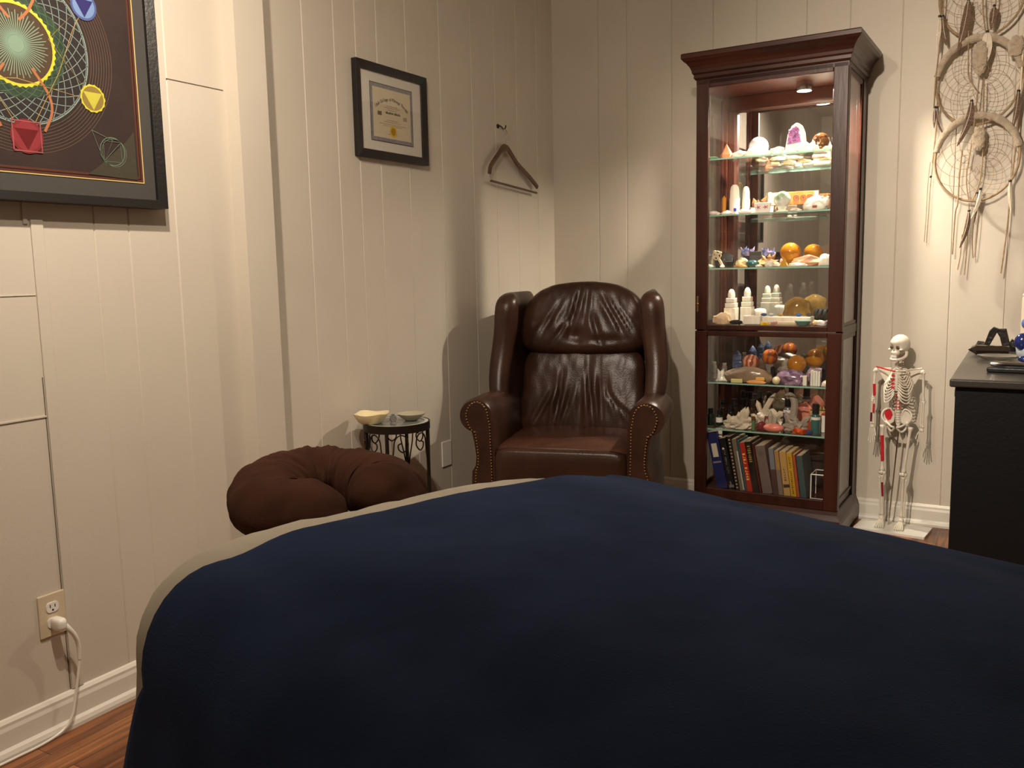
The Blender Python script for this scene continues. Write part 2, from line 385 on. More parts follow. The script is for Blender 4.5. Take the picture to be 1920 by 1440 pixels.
# blank white plate on the recessed wall beside the armchair
t = MB().box(0, 0.006, -0.037, 0.037, -0.058, 0.058).build('wall_plate', M['white'], None, bevel=0.003, loc=(XR, 3.222, 0.378))
tag(t, 'blank white wall plate low on the wall between the small round table and the armchair', 'wall plate')

# ------------------------------------------------------------ framed mandala artwork
AY0, AY1, AZ0, AZ1 = 0.70, 1.712, 1.394, 2.14
art = empty('framed_artwork', (XL, (AY0+AY1)/2, (AZ0+AZ1)/2))
tag(art, 'large mandala picture in a deep black frame hung on the left wall', 'picture')
acy, acz = (AY0+AY1)/2, (AZ0+AZ1)/2
def fr_rect(m, y0, y1, z0, z1, wd, x0, x1, slope=0.0):
    # mitred frame
    L = [(y0, z0), (y1, z0), (y1, z1), (y0, z1)]; I = [(y0+wd, z0+wd), (y1-wd, z0+wd), (y1-wd, z1-wd), (y0+wd, z1-wd)]
    v = [(x0, a, b) for a, b in L]+[(x1, a, b) for a, b in L]+[(x1-slope, a, b) for a, b in I]+[(x0, a, b) for a, b in I]
    f = []
    for i in range(4):
        j = (i+1) % 4; f += [(i, j, 4+j, 4+i), (4+i, 4+j, 8+j, 8+i), (8+i, 8+j, 12+j, 12+i), (12+i, 12+j, j, i)]
    m.add(v, f)
hw, hh = (AY1-AY0)/2, (AZ1-AZ0)/2
m = MB(); fr_rect(m, -hw, hw, -hh, hh, 0.024, 0.002, 0.052, 0.012); m.build('frame', M['framebk'], art, bevel=0.002)
MB().box(0.002, 0.030, -hw+0.02, hw-0.02, -hh+0.02, hh-0.02).build('mat_board', M['matbk'], art)
iy0, iy1, iz0, iz1 = AY0+0.09, 1.652, 1.462, AZ1-0.075
def ay(y): return y-acy
def az(z): return z-acz
gold = mat('gilt_line', (0.80, 0.62, 0.25), 0.35, 0.3, emit=None, bump=0.05)
m = MB(); fr_rect(m, ay(iy0), ay(iy1), az(iz0), az(iz1), 0.0025, 0.0295, 0.0318); m.build('gilt_fillet', gold, art)
artbg = mat('artwork_ground', lin((50, 36, 33)), 0.9, col2=lin((40, 30, 27)), vscale=9, bump=0.3, bscale=500, bdist=0.0008)
m = MB().box(0.029, 0.0308, ay(iy0)+0.0025, ay(iy1)-0.0025, az(iz0)+0.0025, az(iz1)-0.0025); m.build('artwork_sheet', artbg, art)
m = MB(); fr_rect(m, ay(iy0)+0.003, ay(iy1)-0.003, az(iz0)+0.003, az(iz1)-0.003, 0.014, 0.0306, 0.0312); m.build('painted_border', C('art_umber', (84, 50, 40)), art)
m = MB(); fr_rect(m, ay(iy0)+0.009, ay(iy1)-0.009, az(iz0)+0.009, az(iz1)-0.009, 0.0025, 0.0310, 0.0315); m.build('border_line', C('art_dark', (40, 22, 18)), art)
CYy, CZz = 1.315, 1.772          # centre of the mandala
ax_ = 0.0316
def P(y, z, k=0): return (ax_+k*0.0002, ay(y), az(z))
def line(m, pts, wd=0.0012, k=0):
    pts2 = [P(y, z, k) for y, z in pts]
    n = len(pts2); v = []
    for i in range(n):
        a = Vector(pts2[max(i-1, 0)]); b = Vector(pts2[min(i+1, n-1)]); d = (b-a); d = Vector((0, d.y, d.z)); d.normalize() if d.length else None
        nn = Vector((0, -d.z, d.y))*wd/2; p = Vector(pts2[i]); v += [tuple(p+nn), tuple(p-nn)]
    m.add(v, [(2*i, 2*i+1, 2*i+3, 2*i+2) for i in range(n-1)])
def disc(m, y, z, r, k=0, n=28, ry=None):
    m.add([P(y+r*math.cos(2*PI*j/n), z+(ry or r)*math.sin(2*PI*j/n), k) for j in range(n)], [tuple(range(n))])
def circ(y, z, r, n=40, a0=0, a1=2*PI): return [(y+r*math.cos(a0+(a1-a0)*i/n), z+r*math.sin(a0+(a1-a0)*i/n)) for i in range(n+1)]
m = MB()
for i in range(9):
    line(m, circ(CYy, CZz, 0.200+i*0.0075, 90), 0.0011, 0)
m.build('outer_rings', C('art_sand', (108, 88, 72)), art)
m = MB(); disc(m, CYy, CZz, 0.190, 0, 60); m.build('rosette_ground', C('art_deep', (44, 40, 40)), art)
m = MB()
N = 30
for sgn in (1, -1):
    for i in range(N):
        a = 2*PI*i/N; pts = []
        for j in range(15):
            q = j/14; r = 0.10+0.09*q; pts.append((CYy+r*math.cos(a+sgn*1.15*math.sqrt(q)), CZz+r*math.sin(a+sgn*1.15*math.sqrt(q))))
        line(m, pts, 0.0016, 1)
line(m, circ(CYy, CZz, 0.190, 90), 0.003, 1); line(m, circ(CYy, CZz, 0.186, 90), 0.0015, 1)
m.build('rosette_mesh', C('art_paleblue', (128, 144, 138)), art)
m = MB(); disc(m, CYy, CZz, 0.128, 2, 60); m.build('green_disc', C('art_green', (54, 72, 56), var=0.5, vscale=60), art)
m = MB()
for i in range(24):
    a = 2*PI*i/24
    for sgn in (1, -1):
        line(m, [(CYy+r_*math.cos(a+sgn*(r_-0.1)*14), CZz+r_*math.sin(a+sgn*(r_-0.1)*14)) for r_ in (0.1, 0.107, 0.114, 0.121, 0.128)], 0.0011, 3)
m.build('green_lattice', C('art_leaf', (84, 108, 84)), art)
def star_ring(r0, r1, n, y=CYy, z=CZz):
    return [(y+(r1 if i % 2 else r0)*math.cos(PI*i/n), z+(r1 if i % 2 else r0)*math.sin(PI*i/n)) for i in range(2*n)]
m = MB(); pp = star_ring(0.103, 0.099, 40); m.add([P(a, b, 4) for a, b in pp], [tuple(range(len(pp)))]); m.build('yellow_ring', C('art_yellow', (190, 182, 58)), art)
m = MB(); disc(m, CYy, CZz, 0.0935, 5, 60); m.build('brown_disc', C('art_brown', (72, 58, 44)), art)
m = MB()
for i in range(60):
    a = 2*PI*i/60; r1 = 0.073 if i % 2 else 0.081
    line(m, [(CYy+0.0205*math.cos(a), CZz+0.0205*math.sin(a)), (CYy+r1*math.cos(a+0.05), CZz+r1*math.sin(a+0.05))], 0.0022, 6)
disc(m, CYy, CZz, 0.021, 6, 40)
m.build('centre_burst', C('art_mint', (116, 140, 122)), art)
m = MB()
for sx in (-1, 1):
    for q, rr_ in ((1, 0.0), (-1, 0.0)):
        ctr = [(CYy+sx*0.085, 2.06), (CYy+sx*0.075, 1.95), (CYy+sx*0.045, 1.87), (CYy+sx*0.012, 1.83)] if q > 0 else [(CYy+sx*0.035, 1.72), (CYy+sx*0.072, 1.665), (CYy+sx*0.078, 1.62), (CYy+sx*0.055, 1.57)]
        line(m, [(p.x, p.y) for p in spline([(a, b, 0) for a, b in ctr], 8)], 0.007, 7)
m.build('orange_ribbons', C('art_orange', (158, 102, 68)), art)
m = MB()
poly = [(1.21, 1.95), (1.50, 1.905), (1.40, 1.80), (1.515, 1.665), (1.31, 1.69), (1.12, 1.665), (1.23, 1.80), (1.12, 1.905), (1.42, 1.95), (1.52, 1.90)]
line(m, poly, 0.0014, 7); line(m, [(1.33, 1.56), (1.42, 1.72), (1.47, 1.84), (1.505, 1.90)], 0.0014, 7); line(m, [(1.31, 1.56), (1.21, 1.72), (1.14, 1.86)], 0.0014, 7)
m.build('ochre_lines', C('art_ochre', (170, 140, 78)), art)
def medal(y, z, r, c1, c2, nm, kind, c3):
    q = MB(); pp = star_ring(r, r*0.93, 14, y, z) if kind == 'y' else circ(y, z, r, 36)[:-1]
    q.add([P(a, b, 8) for a, b in pp], [tuple(range(len(pp)))]); o = q.build(nm, c1, art)
    q = MB(); disc(q, y, z, r*0.84, 9); q.build('inner_disc', c2, o)
    q = MB()
    q.add([P(y-0.72*r, z+0.42*r, 10), P(y+0.72*r, z+0.42*r, 10), P(y, z-0.8*r, 10)], [(0, 1, 2)]); q.build('triangle', c3, o)
medal(1.511, 1.672, 0.037, M['art_yellow'], C('art_olive', (128, 110, 58)), 'yellow_medallion', 'y', C('art_lemon', (178, 172, 66)))
medal(1.505, 1.905, 0.037, C('art_blue', (74, 84, 132)), C('art_skyblue', (105, 130, 170)), 'blue_medallion', 'c', C('art_indigo', (46, 44, 96)))
medal(1.322, 1.553, 0.042, C('art_red', (112, 42, 44)), C('art_crimson', (128, 48, 54)), 'red_medallion', 'c', C('art_darkred', (92, 26, 30)))
m = MB(); s_ = 0.036
line(m, [(1.322-s_, 1.553-s_), (1.322+s_, 1.553-s_), (1.322+s_, 1.553+s_), (1.322-s_, 1.553+s_), (1.322-s_, 1.553-s_)], 0.004, 11); m.build('red_square', C('art_pink', (150, 76, 78)), art)
m = MB()
m.add([P(1.480, 1.475, 8), P(1.630, 1.470, 8), P(1.628, 1.60, 8), P(1.60, 1.57, 8), P(1.51, 1.495, 8)], [(0, 1, 2, 3, 4)])
m.build('corner_panel', C('art_greengrey', (64, 60, 50)), art)
m = MB()
line(m, circ(1.557, 1.540, 0.037, 40), 0.002, 11); line(m, circ(1.562, 1.537, 0.037, 40), 0.0012, 11)
line(m, [(1.53, 1.513), (1.585, 1.513), (1.582, 1.567), (1.532, 1.567), (1.53, 1.513)], 0.0012, 11)
line(m, [(1.53, 1.513), (1.585, 1.567)], 0.0012, 11); line(m, [(1.50, 1.59), (1.56, 1.57), (1.53, 1.51), (1.50, 1.59)], 0.0012, 11)
m.build('green_medallion', C('art_sage', (104, 122, 102)), art)

# ------------------------------------------------------------ framed certificate
ct = empty('framed_certificate', (XR, (2.673+3.127)/2, (1.648+2.008)/2))
tag(ct, 'black framed certificate with cream mat and gold seal on the recessed wall', 'framed certificate')
hw, hh = 0.227, 0.181
m = MB(); fr_rect(m, -hw, hw, -hh, hh, 0.032, 0.001, 0.026, 0.006); m.build('frame', M['framebk'], ct, bevel=0.0015)
MB().box(0.001, 0.012, -hw+0.03, hw-0.03, -hh+0.03, hh-0.03).build('mat_board', M['matcream'], ct)
pw, ph_ = 0.137, 0.112
MB().box(0.0118, 0.0124, -pw, pw, -ph_, ph_).build('dark_fillet', C('cert_dark', (60, 52, 52)), ct)
MB().box(0.0122, 0.0128, -pw+0.003, pw-0.003, -ph_+0.003, ph_-0.003).build('border_band', C('cert_grey', (150, 146, 150), var=0.3, vscale=90), ct)
MB().box(0.0126, 0.0132, -pw+0.016, pw-0.016, -ph_+0.017, ph_-0.017).build('paper', C('cert_paper', (214, 202, 172)), ct)
ink = C('cert_ink', (84, 76, 60))
wrd = 'Utah College of Massage Therapy'
R_ = 0.17; m = MB()
for i, ch in enumerate(wrd):
    if ch == ' ': continue
    a = (i-(len(wrd)-1)/2)*0.0425
    y_ = R_*math.sin(a); z_ = 0.058-R_*(1-math.cos(a))
    glyphs(m, ch, 0.0175, Matrix.Translation((0.0136, y_, z_)) @ Matrix.Rotation(PI/2, 4, 'Z') @ Matrix.Rotation(PI/2, 4, 'X') @ Matrix.Rotation(-a, 4, 'Z'))
m.build('lettering', ink, ct)
random.seed(9)
for zz, wd, hgt in ((0.031, 0.035, 0.0022), (0.024, 0.05, 0.0022), (0.016, 0.03, 0.0022), (-0.024, 0.036, 0.0026), (-0.031, 0.052, 0.0022), (-0.040, 0.085, 0.002), (-0.046, 0.06, 0.0018), (-0.078, 0.03, 0.002)):
    m = MB(); y_ = -wd
    while y_ < wd:
        L_ = random.uniform(0.004, 0.011); m.box(0.0131, 0.0135, y_, min(wd, y_+L_), zz-hgt/2, zz+hgt/2); y_ += L_+0.003
    m.build('print_line', C('cert_faint', (138, 124, 100)), ct)
m = MB()
for a, b in ((-0.042, -0.012), (-0.006, 0.004), (0.012, 0.05)):
    y_ = a
    while y_ < b: m.box(0.0131, 0.0135, y_, y_+0.005, 0.0, 0.008+random.uniform(-0.002, 0.002)); y_ += 0.0068
m.build('written_name', ink, ct)
MB().box(0.0131, 0.0135, -0.093, -0.068, -0.010, 0.005).build('stamp', C('cert_stamp', (112, 104, 84)), ct)
MB().box(0.0131, 0.0135, 0.070, 0.096, -0.016, 0.000).build('stamp', C('cert_stamp2', (176, 156, 128)), ct)
pp = [(( 0.021 if i % 2 else 0.0235)*math.cos(PI*i/24)+0.002, (0.021 if i % 2 else 0.0235)*math.sin(PI*i/24)-0.066) for i in range(48)]
o = MB().prism(pp, 0.0131, 0.0142, 'x').build('gold_seal', C('seal_gold', (235, 200, 70), metal=0.3, rough=0.3), ct)
MB().prism(arc(0.002, -0.066, 0.015, 0, 2*PI, 24)[:-1], 0.0141, 0.0148, 'x').build('seal_centre', C('seal_gold2', (200, 160, 50), metal=0.4, rough=0.3), o)
MB().box(0.0165, 0.0175, -hw+0.031, hw-0.031, -hh+0.031, hh-0.031).build('glazing', M['glass'], ct)

# ------------------------------------------------------------ hook and coat hanger
hk = empty('wall_hook', (XR, 3.742, 1.892))
tag(hk, 'small dark metal hook screwed to the wall holding the hanger', 'hook')
MB().lathe([(0.001, 0), (0.011, 0), (0.010, 0.004), (0.001, 0.007)], 16, Matrix.Rotation(PI/2, 4, 'Y')).build('hook_plate', M['darkmetal'], hk, smooth=True)
MB().tube(spline([(0.004, 0, 0.004), (0.018, 0.003, -0.003), (0.024, 0.006, -0.012), (0.030, 0.012, -0.014), (0.034, 0.018, -0.006), (0.034, 0.020, 0.004)], 6), 0.003, 8).build('hook_arm', M['darkmetal'], hk, smooth=True)
hg = empty('coat_hanger', (XR+0.03, 3.762, 1.80)); hg.rotation_euler = (0, 0, 0)
tag(hg, 'brown wooden coat hanger with trouser bar on the hook near the corner', 'coat hanger')
pw_ = spline([(0, -0.155, -0.145), (0, -0.14, -0.108), (0, -0.075, -0.052), (0, -0.03, -0.018), (0, 0, -0.010), (0, 0.03, -0.018), (0, 0.11, -0.075), (0, 0.24, -0.135), (0, 0.315, -0.175)], 8)
MB().tube(pw_, lambda k: 0.013+0.005*math.exp(-((k-0.45)/0.12)**2), 12, flat=0.55, up=(0, 0, 1)).build('shoulder_bar', M['walnut'], hg, smooth=True)
MB().tube([(0, -0.145, -0.178), (0, 0.305, -0.206)], 0.0058, 12).build('trouser_bar', M['walnut'], hg, smooth=True)
MB().tube([(0, -0.150, -0.135), (0, -0.148, -0.18)], 0.0013, 6).build('bar_wire', M['steel'], hg, smooth=True)
MB().tube([(0, 0.300, -0.165), (0, 0.302, -0.208)], 0.0013, 6).build('bar_wire', M['steel'], hg, smooth=True)
MB().tube(spline([(0, -0.002, 0.0), (0, 0.006, 0.022), (0, 0.018, 0.046), (0, 0.014, 0.068), (0, 0.000, 0.080), (0, -0.014, 0.076), (0, -0.02, 0.066)], 8), 0.0019, 8).build('wire_hook', M['steel'], hg, smooth=True)

# ------------------------------------------------------------ massage table, sheet, blanket, face cradle
TA = math.radians(-20.1)
TB = empty('massage_table', (0, 0, 0), TA)
tag(TB, 'padded massage table hidden under the grey sheet and the navy blanket', 'massage table')
A0, A1, B0, B1 = -1.524, 0.42, 0.345, 1.406
def rr_outline(a0, a1, b0, b1, r, n=14):
    out = []
    for cx, cy, s0 in ((a1-r, b1-r, 0), (a0+r, b1-r, PI/2), (a0+r, b0+r, PI), (a1-r, b0+r, 1.5*PI)):
        out += [(cx+r*math.cos(s0+PI/2*i/n), cy+r*math.sin(s0+PI/2*i/n)) for i in range(n+1)]
    # densify straight runs
    res = []
    for i in range(len(out)):
        p, q = out[i], out[(i+1) % len(out)]; L = math.hypot(q[0]-p[0], q[1]-p[1]); k = max(1, int(L/0.04))
        for j in range(k): res.append((p[0]+(q[0]-p[0])*j/k, p[1]+(q[1]-p[1])*j/k))
    return res
TP0, TP1 = 0.475, 1.285
rr = []
for ins, z in ((0.02, 0.625), (0.0, 0.635), (0.0, 0.695), (0.012, 0.708), (0.03, 0.710)):
    rr.append([(a, b, z) for a, b in rr_outline(A0+0.10+ins, A1-0.06-ins, TP0+ins, TP1-ins, 0.20)])
MB().rings(rr).build('table_pad', M['vinyl'], TB, smooth=True)
for a, b in ((-1.15, 0.60), (-1.15, 1.16), (0.08, 0.60), (0.08, 1.16)):
    MB().box(a-0.03, a+0.03, b-0.022, b+0.022, 0.0, 0.628).build('leg', M['beech'], TB, bevel=0.004)
for b in (0.60, 1.16): MB().box(-1.15, 0.08, b-0.01, b+0.01, 0.56, 0.624).build('side_rail', M['beech'], TB, bevel=0.003)
ER, RN, RF, ZTOP, CRN, FLR = 0.12, 0.27, 0.36, 0.757, 0.030, 0.075   # edge roll, corner radii near/far, height, crown, flare
def outline(off=0.0):
    out = []
    for cx, cy, s0, r in ((A1-RF, B1-RF, 0, RF), (A0+RF, B1-RF, PI/2, RF), (A0+RN, B0+RN, PI, RN), (A1-RN, B0+RN, 1.5*PI, RN)):
        out += [(cx+r*math.cos(s0+PI/2*i/14), cy+r*math.sin(s0+PI/2*i/14), math.cos(s0+PI/2*i/14), math.sin(s0+PI/2*i/14)) for i in range(15)]
    res = []
    for i in range(len(out)):
        p, q = out[i], out[(i+1) % len(out)]; L = math.hypot(q[0]-p[0], q[1]-p[1]); k = max(1, int(L/0.03))
        for j in range(k): res.append(tuple(p[e]+(q[e]-p[e])*j/k for e in range(4)))
    return res
def topz(k, x, y, amp=1.0):   # k = distance in from the edge
    z = ZTOP+CRN*(1-math.exp(-(max(0, k-ER)/0.10)**2))
    return z+amp*(0.006*noise.noise(Vector((x*4, y*4, 9)))+0.0022*noise.noise(Vector((x*14, y*20, 2))))
def drape_rings(off, zb):
    D = outline(); out = []
    for k in (0.40, 0.36, 0.32, 0.28, 0.25, 0.22, 0.19, 0.165, 0.14):
        ring = []
        for x, y, nx, ny in D:
            X = min(max(x-nx*k, A0+k), A1-k); Y = min(max(y-ny*k, B0+k), B1-k)
            ring.append((X, Y, topz(k, X, Y)+off))
        out.append(ring)
    for i_ in range(0, 9):
        t_ = i_/8*PI/2; ring = []
        for i, (x, y, nx, ny) in enumerate(D):
            q = -ER+(ER+off)*math.sin(t_); X, Y = x+nx*q, y+ny*q
            z = ZTOP-ER+(ER+off)*math.cos(t_)+0.004*noise.noise(Vector((X*6, Y*6, 3)))
            wr_ = 0.006*math.exp(-((X-A0)/0.25)**2); z += wr_*noise.noise(Vector((X*10, Y*24, 5)))
            ring.append((X, Y, z))
        out.append(ring)
    K = 12
    for j in range(1, K+1):
        ring = []; zz = (ZTOP-ER)+(zb-ZTOP+ER)*j/K
        for i, (x, y, nx, ny) in enumerate(D):
            s = i/len(D)*2*PI; amp = 0.006*(j/K)
            q = off+FLR*(j/K)**1.5*(ZTOP-ER-zb)/0.38+amp*(math.sin(s*23)+0.6*math.sin(s*41+1.3))
            ring.append((x+nx*q, y+ny*q, zz+0.006*math.sin(s*9)))
        out.append(ring)
    return out
dr = drape_rings(0.003, 0.34)
m = MB(); m.rings(dr, cap=False)
m.f.append(tuple(range(len(dr[0]))))
sh = m.build('bed_sheet', M['greysheet'], None, smooth=True, auto=False, rz=TA)
tag(sh, 'taupe grey sheet covering the massage table, showing past the navy blanket at the head end', 'sheet')
def blanket():
    off = 0.012; zb = 0.28; rows = []
    def edges(a):
        lo, hi = B0, B1
        if a < A0+RN: lo += RN-math.sqrt(max(0, RN*RN-(A0+RN-a)**2))
        if a < A0+RF: hi -= RF-math.sqrt(max(0, RF*RF-(A0+RF-a)**2))
        return lo, hi
    def nrm(a, near):
        r = RN if near else RF
        d = min(1, max(0, (A0+r-a)/r)); return -d, math.sqrt(max(0, 1-d*d))   # outward (a, |b|)
    ar = -1.290
    while ar < 0.40:
        row = []; fade = math.exp(-((ar+1.29)/0.22))
        K = 14
        for j in range(K+1):                       # near side, hem to top
            t_ = 1-j/K; zz = zb+(ZTOP-ER-zb)*j/K
            a = ar+fade*(0.07-0.150*t_**0.65)
            lo, hi = edges(a); na, nb = nrm(a, True)
            amp = 0.009*t_; q = off+FLR*t_**1.5*(ZTOP-ER-zb)/0.38*0.8+0.5*amp*(0.5+0.5*math.sin(a*17+0.5)+0.3*math.sin(a*31+2))
            row.append((a+na*q, lo-nb*q, zz))
        for j in range(1, 10):
            t_ = PI/2*(1-j/9); a = ar+fade*0.07*(1-j/9)**1.0
            lo, hi = edges(a); na, nb = nrm(a, True); q = -ER+(ER+off)*math.sin(t_)
            X, Y = a+na*q, lo-nb*q
            row.append((X, Y, ZTOP-ER+(ER+off)*math.cos(t_)+0.004*noise.noise(Vector((X*6, Y*6, 3)))))
        lo, hi = edges(ar); na, nb = nrm(ar, True); n2a, n2b = nrm(ar, False)
        p0 = (ar-na*ER, lo+nb*ER); p1 = (ar-n2a*ER, hi-n2b*ER); N = 40
        for j in range(1, N):
            t_ = j/N; X = p0[0]*(1-t_)+p1[0]*t_-0.0; 
            X = X if ar > A0+RF else (p0[0]*(1-t_)+p1[0]*t_)*(1-math.sin(PI*t_)*0.0)
            Y = p0[1]*(1-t_)+p1[1]*t_; k = min(Y-B0, B1-Y, X-A0)
            row.append((X, Y, topz(k, X, Y)+off))
        for j in range(0, 10):
            t_ = PI/2*j/9; q = -ER+(ER+off)*math.sin(t_); X, Y = ar+n2a*q, hi+n2b*q
            row.append((X, Y, ZTOP-ER+(ER+off)*math.cos(t_)+0.004*noise.noise(Vector((X*6, Y*6, 3)))))
        for j in range(1, K+1):
            t_ = j/K; zz = ZTOP-ER+(zb-ZTOP+ER)*t_; amp = 0.009*t_
            q = off+FLR*t_**1.5*(ZTOP-ER-zb)/0.38+0.012*t_+amp*(1.2+math.sin(ar*19)+0.6*math.sin(ar*37)); row.append((ar+n2a*q, hi+n2b*q, zz))
        rows.append(row); ar += 0.018
    v = [p for r_ in rows for p in r_]; n = len(rows[0])
    f = [(i*n+j, i*n+j+1, (i+1)*n+j+1, (i+1)*n+j) for i in range(len(rows)-1) for j in range(n-1)]
    return MB().add(v, f)
bl = blanket().build('blanket', M['navy'], None, smooth=True, auto=False, rz=TA)
q = bl.modifiers.new('solid', 'SOLIDIFY'); q.thickness = 0.007; q.offset = 0
tag(bl, 'navy blue plush blanket spread over the massage table filling the foreground', 'blanket')

fc = empty('face_cradle', (0, 0, 0), TA)
tag(fc, 'brown fabric horseshoe face cradle projecting from the head end of the massage table', 'face cradle')
bc = 0.85; FCZ = 0.732; HW = 0.125
def u_path():
    pts = []
    for i in range(6): pts.append((-1.536-0.016*i, bc-HW+0.105*(1-i/5.5)**1.4, FCZ-0.006+0.001*i))
    for i in range(1, 24):
        t_ = PI*i/24; pts.append((-1.635-0.145*math.sin(t_), bc-HW*math.cos(t_), FCZ+0.016*math.sin(t_)))
    for i in range(6): pts.append((-1.632+0.014*(i+1), bc+HW-0.085*((i+0.5)/5.5)**1.4, FCZ-0.001*i))
    return pts
pts = [tuple(p) for p in spline(u_path(), 4)]; m = MB(); rr = []
NP = len(pts)
for i, p in enumerate(pts):
    q = i/(NP-1); p = Vector(p)
    a = Vector(pts[max(0, i-1)]); b = Vector(pts[min(NP-1, i+1)]); t_ = (b-a).normalized(); side = t_.cross(Vector((0, 0, 1))).normalized()
    e = min(1, math.sqrt(max(0.0, 1-(1-min(q, 1-q)/0.09)**2))) if min(q, 1-q) < 0.09 else 1.0
    rw, rh = 0.085*max(0.05, e), 0.066*max(0.05, e)
    ring = []
    for j in range(56):
        th = 2*PI*j/56; wr = 1+0.12*noise.noise(Vector((q*14, math.cos(th)*1.2, math.sin(th)*1.2)))+0.055*noise.noise(Vector((q*55, math.cos(th)*1.1, math.sin(th)*1.1)))+0.03*noise.noise(Vector((q*120, math.cos(th)*1.6, math.sin(th)*1.6)))
        ring.append(tuple(p+side*(rw*math.cos(th)*wr)+Vector((0, 0, rh*math.sin(th)*wr))))
    rr.append(ring)
m.rings(rr).build('cushion', M['brownfab'], fc, smooth=True, auto=False)
m = MB().box(-1.74, -1.43, bc-0.10, bc-0.08, 0.632, 0.644).box(-1.74, -1.43, bc+0.08, bc+0.10, 0.632, 0.644).box(-1.74, -1.70, bc-0.11, bc+0.11, 0.644, 0.662)
m.build('support_frame', M['darkmetal'], fc, bevel=0.003)

# ------------------------------------------------------------ small round table with bowls
st = empty('round_side_table', (-2.083, 2.655, 0))
tag(st, 'small round wrought iron table with scrolled apron and glass top', 'table')
R0, ZT = 0.127, 0.628
MB().lathe([(R0-0.004, ZT-0.028), (R0+0.002, ZT-0.028), (R0+0.002, ZT+0.002), (R0-0.004, ZT+0.002), (R0-0.004, ZT-0.028)], 48).build('rim_band', M['darkmetal'], st, smooth=True)
MB().lathe([(0.001, ZT-0.010), (R0-0.004, ZT-0.010), (R0-0.004, ZT), (0.001, ZT)], 48).build('table_top', C('table_tile', (120, 128, 124), rough=0.15, var=0.3, vscale=30), st)
MB().lathe([(R0-0.018, ZT-0.001), (R0-0.004, ZT-0.001), (R0-0.004, ZT+0.0012), (R0-0.018, ZT+0.0012), (R0-0.018, ZT-0.001)], 48).build('pale_border', C('table_border', (196, 196, 184), rough=0.2), st)
for i in range(4):
    a = math.radians(20+90*i); x, y = (R0-0.004)*math.cos(a), (R0-0.004)*math.sin(a)
    MB().box(-0.006, 0.006, -0.006, 0.006, 0, ZT-0.02, Matrix.Translation((x, y, 0)) @ Matrix.Rotation(a, 4, 'Z')).build('leg', M['darkmetal'], st, bevel=0.001)
def scroll_on_rim(a0, mirror):
    # S-scroll in (angle, z) developed on the rim
    pts = []
    for i in range(26):
        q = i/25; th = -0.6+q*2.1*PI; r = 0.006+0.020*(1-q*0.45)
        pts.append((0.045-r*math.cos(th), -0.068+r*math.sin(th)))
    tail = [(0.003, -0.22), (0.012, -0.16), (0.024, -0.10), (0.030, -0.055), (0.050, -0.034), (0.074, -0.042), (0.082, -0.075), (0.064, -0.098), (0.046, -0.088), (0.044, -0.070), (0.056, -0.064)]
    P_ = [(p.x, p.y) for p in spline([(a, b, 0) for a, b in tail], 6)]
    out = []
    for u, z in P_:
        a = a0+(1 if not mirror else -1)*u/R0; out.append(((R0-0.003)*math.cos(a), (R0-0.003)*math.sin(a), ZT+z))
    return out
for i in range(4):
    a = math.radians(20+90*i)
    for mi in (False, True):
        MB().tube(scroll_on_rim(a, mi), 0.0028, 6).build('scroll', M['darkmetal'], st, smooth=True)
zt = ZT+0.0015
def sqbowl(n=40):
    m = MB(); rr = []
    def ring(r, z, k):
        out = []
        for j in range(n):
            th = 2*PI*j/n; e = 0.62; cx = math.copysign(abs(math.cos(th))**e, math.cos(th)); cy = math.copysign(abs(math.sin(th))**e, math.sin(th))
            corner = abs(math.sin(2*th))
            out.append((r*cx, r*cy, z+k*corner))
        return out
    prof = [(0.001, 0.0, 0), (0.036, 0.0, 0), (0.046, 0.008, 0), (0.060, 0.030, 0.003), (0.0635, 0.036, 0.006), (0.061, 0.036, 0.006), (0.046, 0.026, 0.001), (0.03, 0.020, 0), (0.001, 0.018, 0)]
    return m.rings([ring(*p) for p in prof])
o = sqbowl().build('square_bowl', C('cream_china', (238, 222, 178), rough=0.22), None, smooth=True, loc=(-2.145, 2.580, zt), rz=math.radians(20))
tag(o, 'cream square china bowl at the left of the small round table', 'bowl')
o = MB().lathe([(0.001, 0), (0.024, 0), (0.030, 0.004), (0.052, 0.022), (0.055, 0.027), (0.052, 0.026), (0.028, 0.008), (0.001, 0.006)], 32).build('glass_bowl', C('pearly_glass', (205, 195, 172), rough=0.08, trans=0.35), None, smooth=True, loc=(-2.045, 2.700, zt))
tag(o, 'shallow pearly glass dish at the right of the small round table', 'dish')
o = MB().lathe([(0.001, 0), (0.013, 0), (0.009, 0.006), (0.014, 0.016), (0.012, 0.026), (0.006, 0.031), (0.008, 0.035), (0.001, 0.037)], 20).build('glass_stopper', C('smoky_clear_glass', (170, 165, 165), rough=0.05, trans=0.7), None, smooth=True, loc=(-2.062, 2.608, zt))
tag(o, 'tiny clear glass ornament between the two bowls on the round table', 'ornament')

# ------------------------------------------------------------ leather wing chair
CH = empty('wing_armchair', (-1.598, 3.085, 0), math.radians(15.5))
tag(CH, 'brown leather wingback recliner with rolled arms and nailhead trim in the corner', 'armchair')
L_, LS = M['leather'], M['leather_seat']
def wr(seed, amp, fx=9, fz=7):
    def fn(p): 
        d = amp*noise.noise(Vector((p.x*fx+seed, p.z*fz*0.35, seed)))+amp*0.5*noise.noise(Vector((p.x*26, p.z*9+seed, 2)))
        return Vector((p.x, p.y-d*(1 if p.y < 0 else 0), p.z))
    return fn
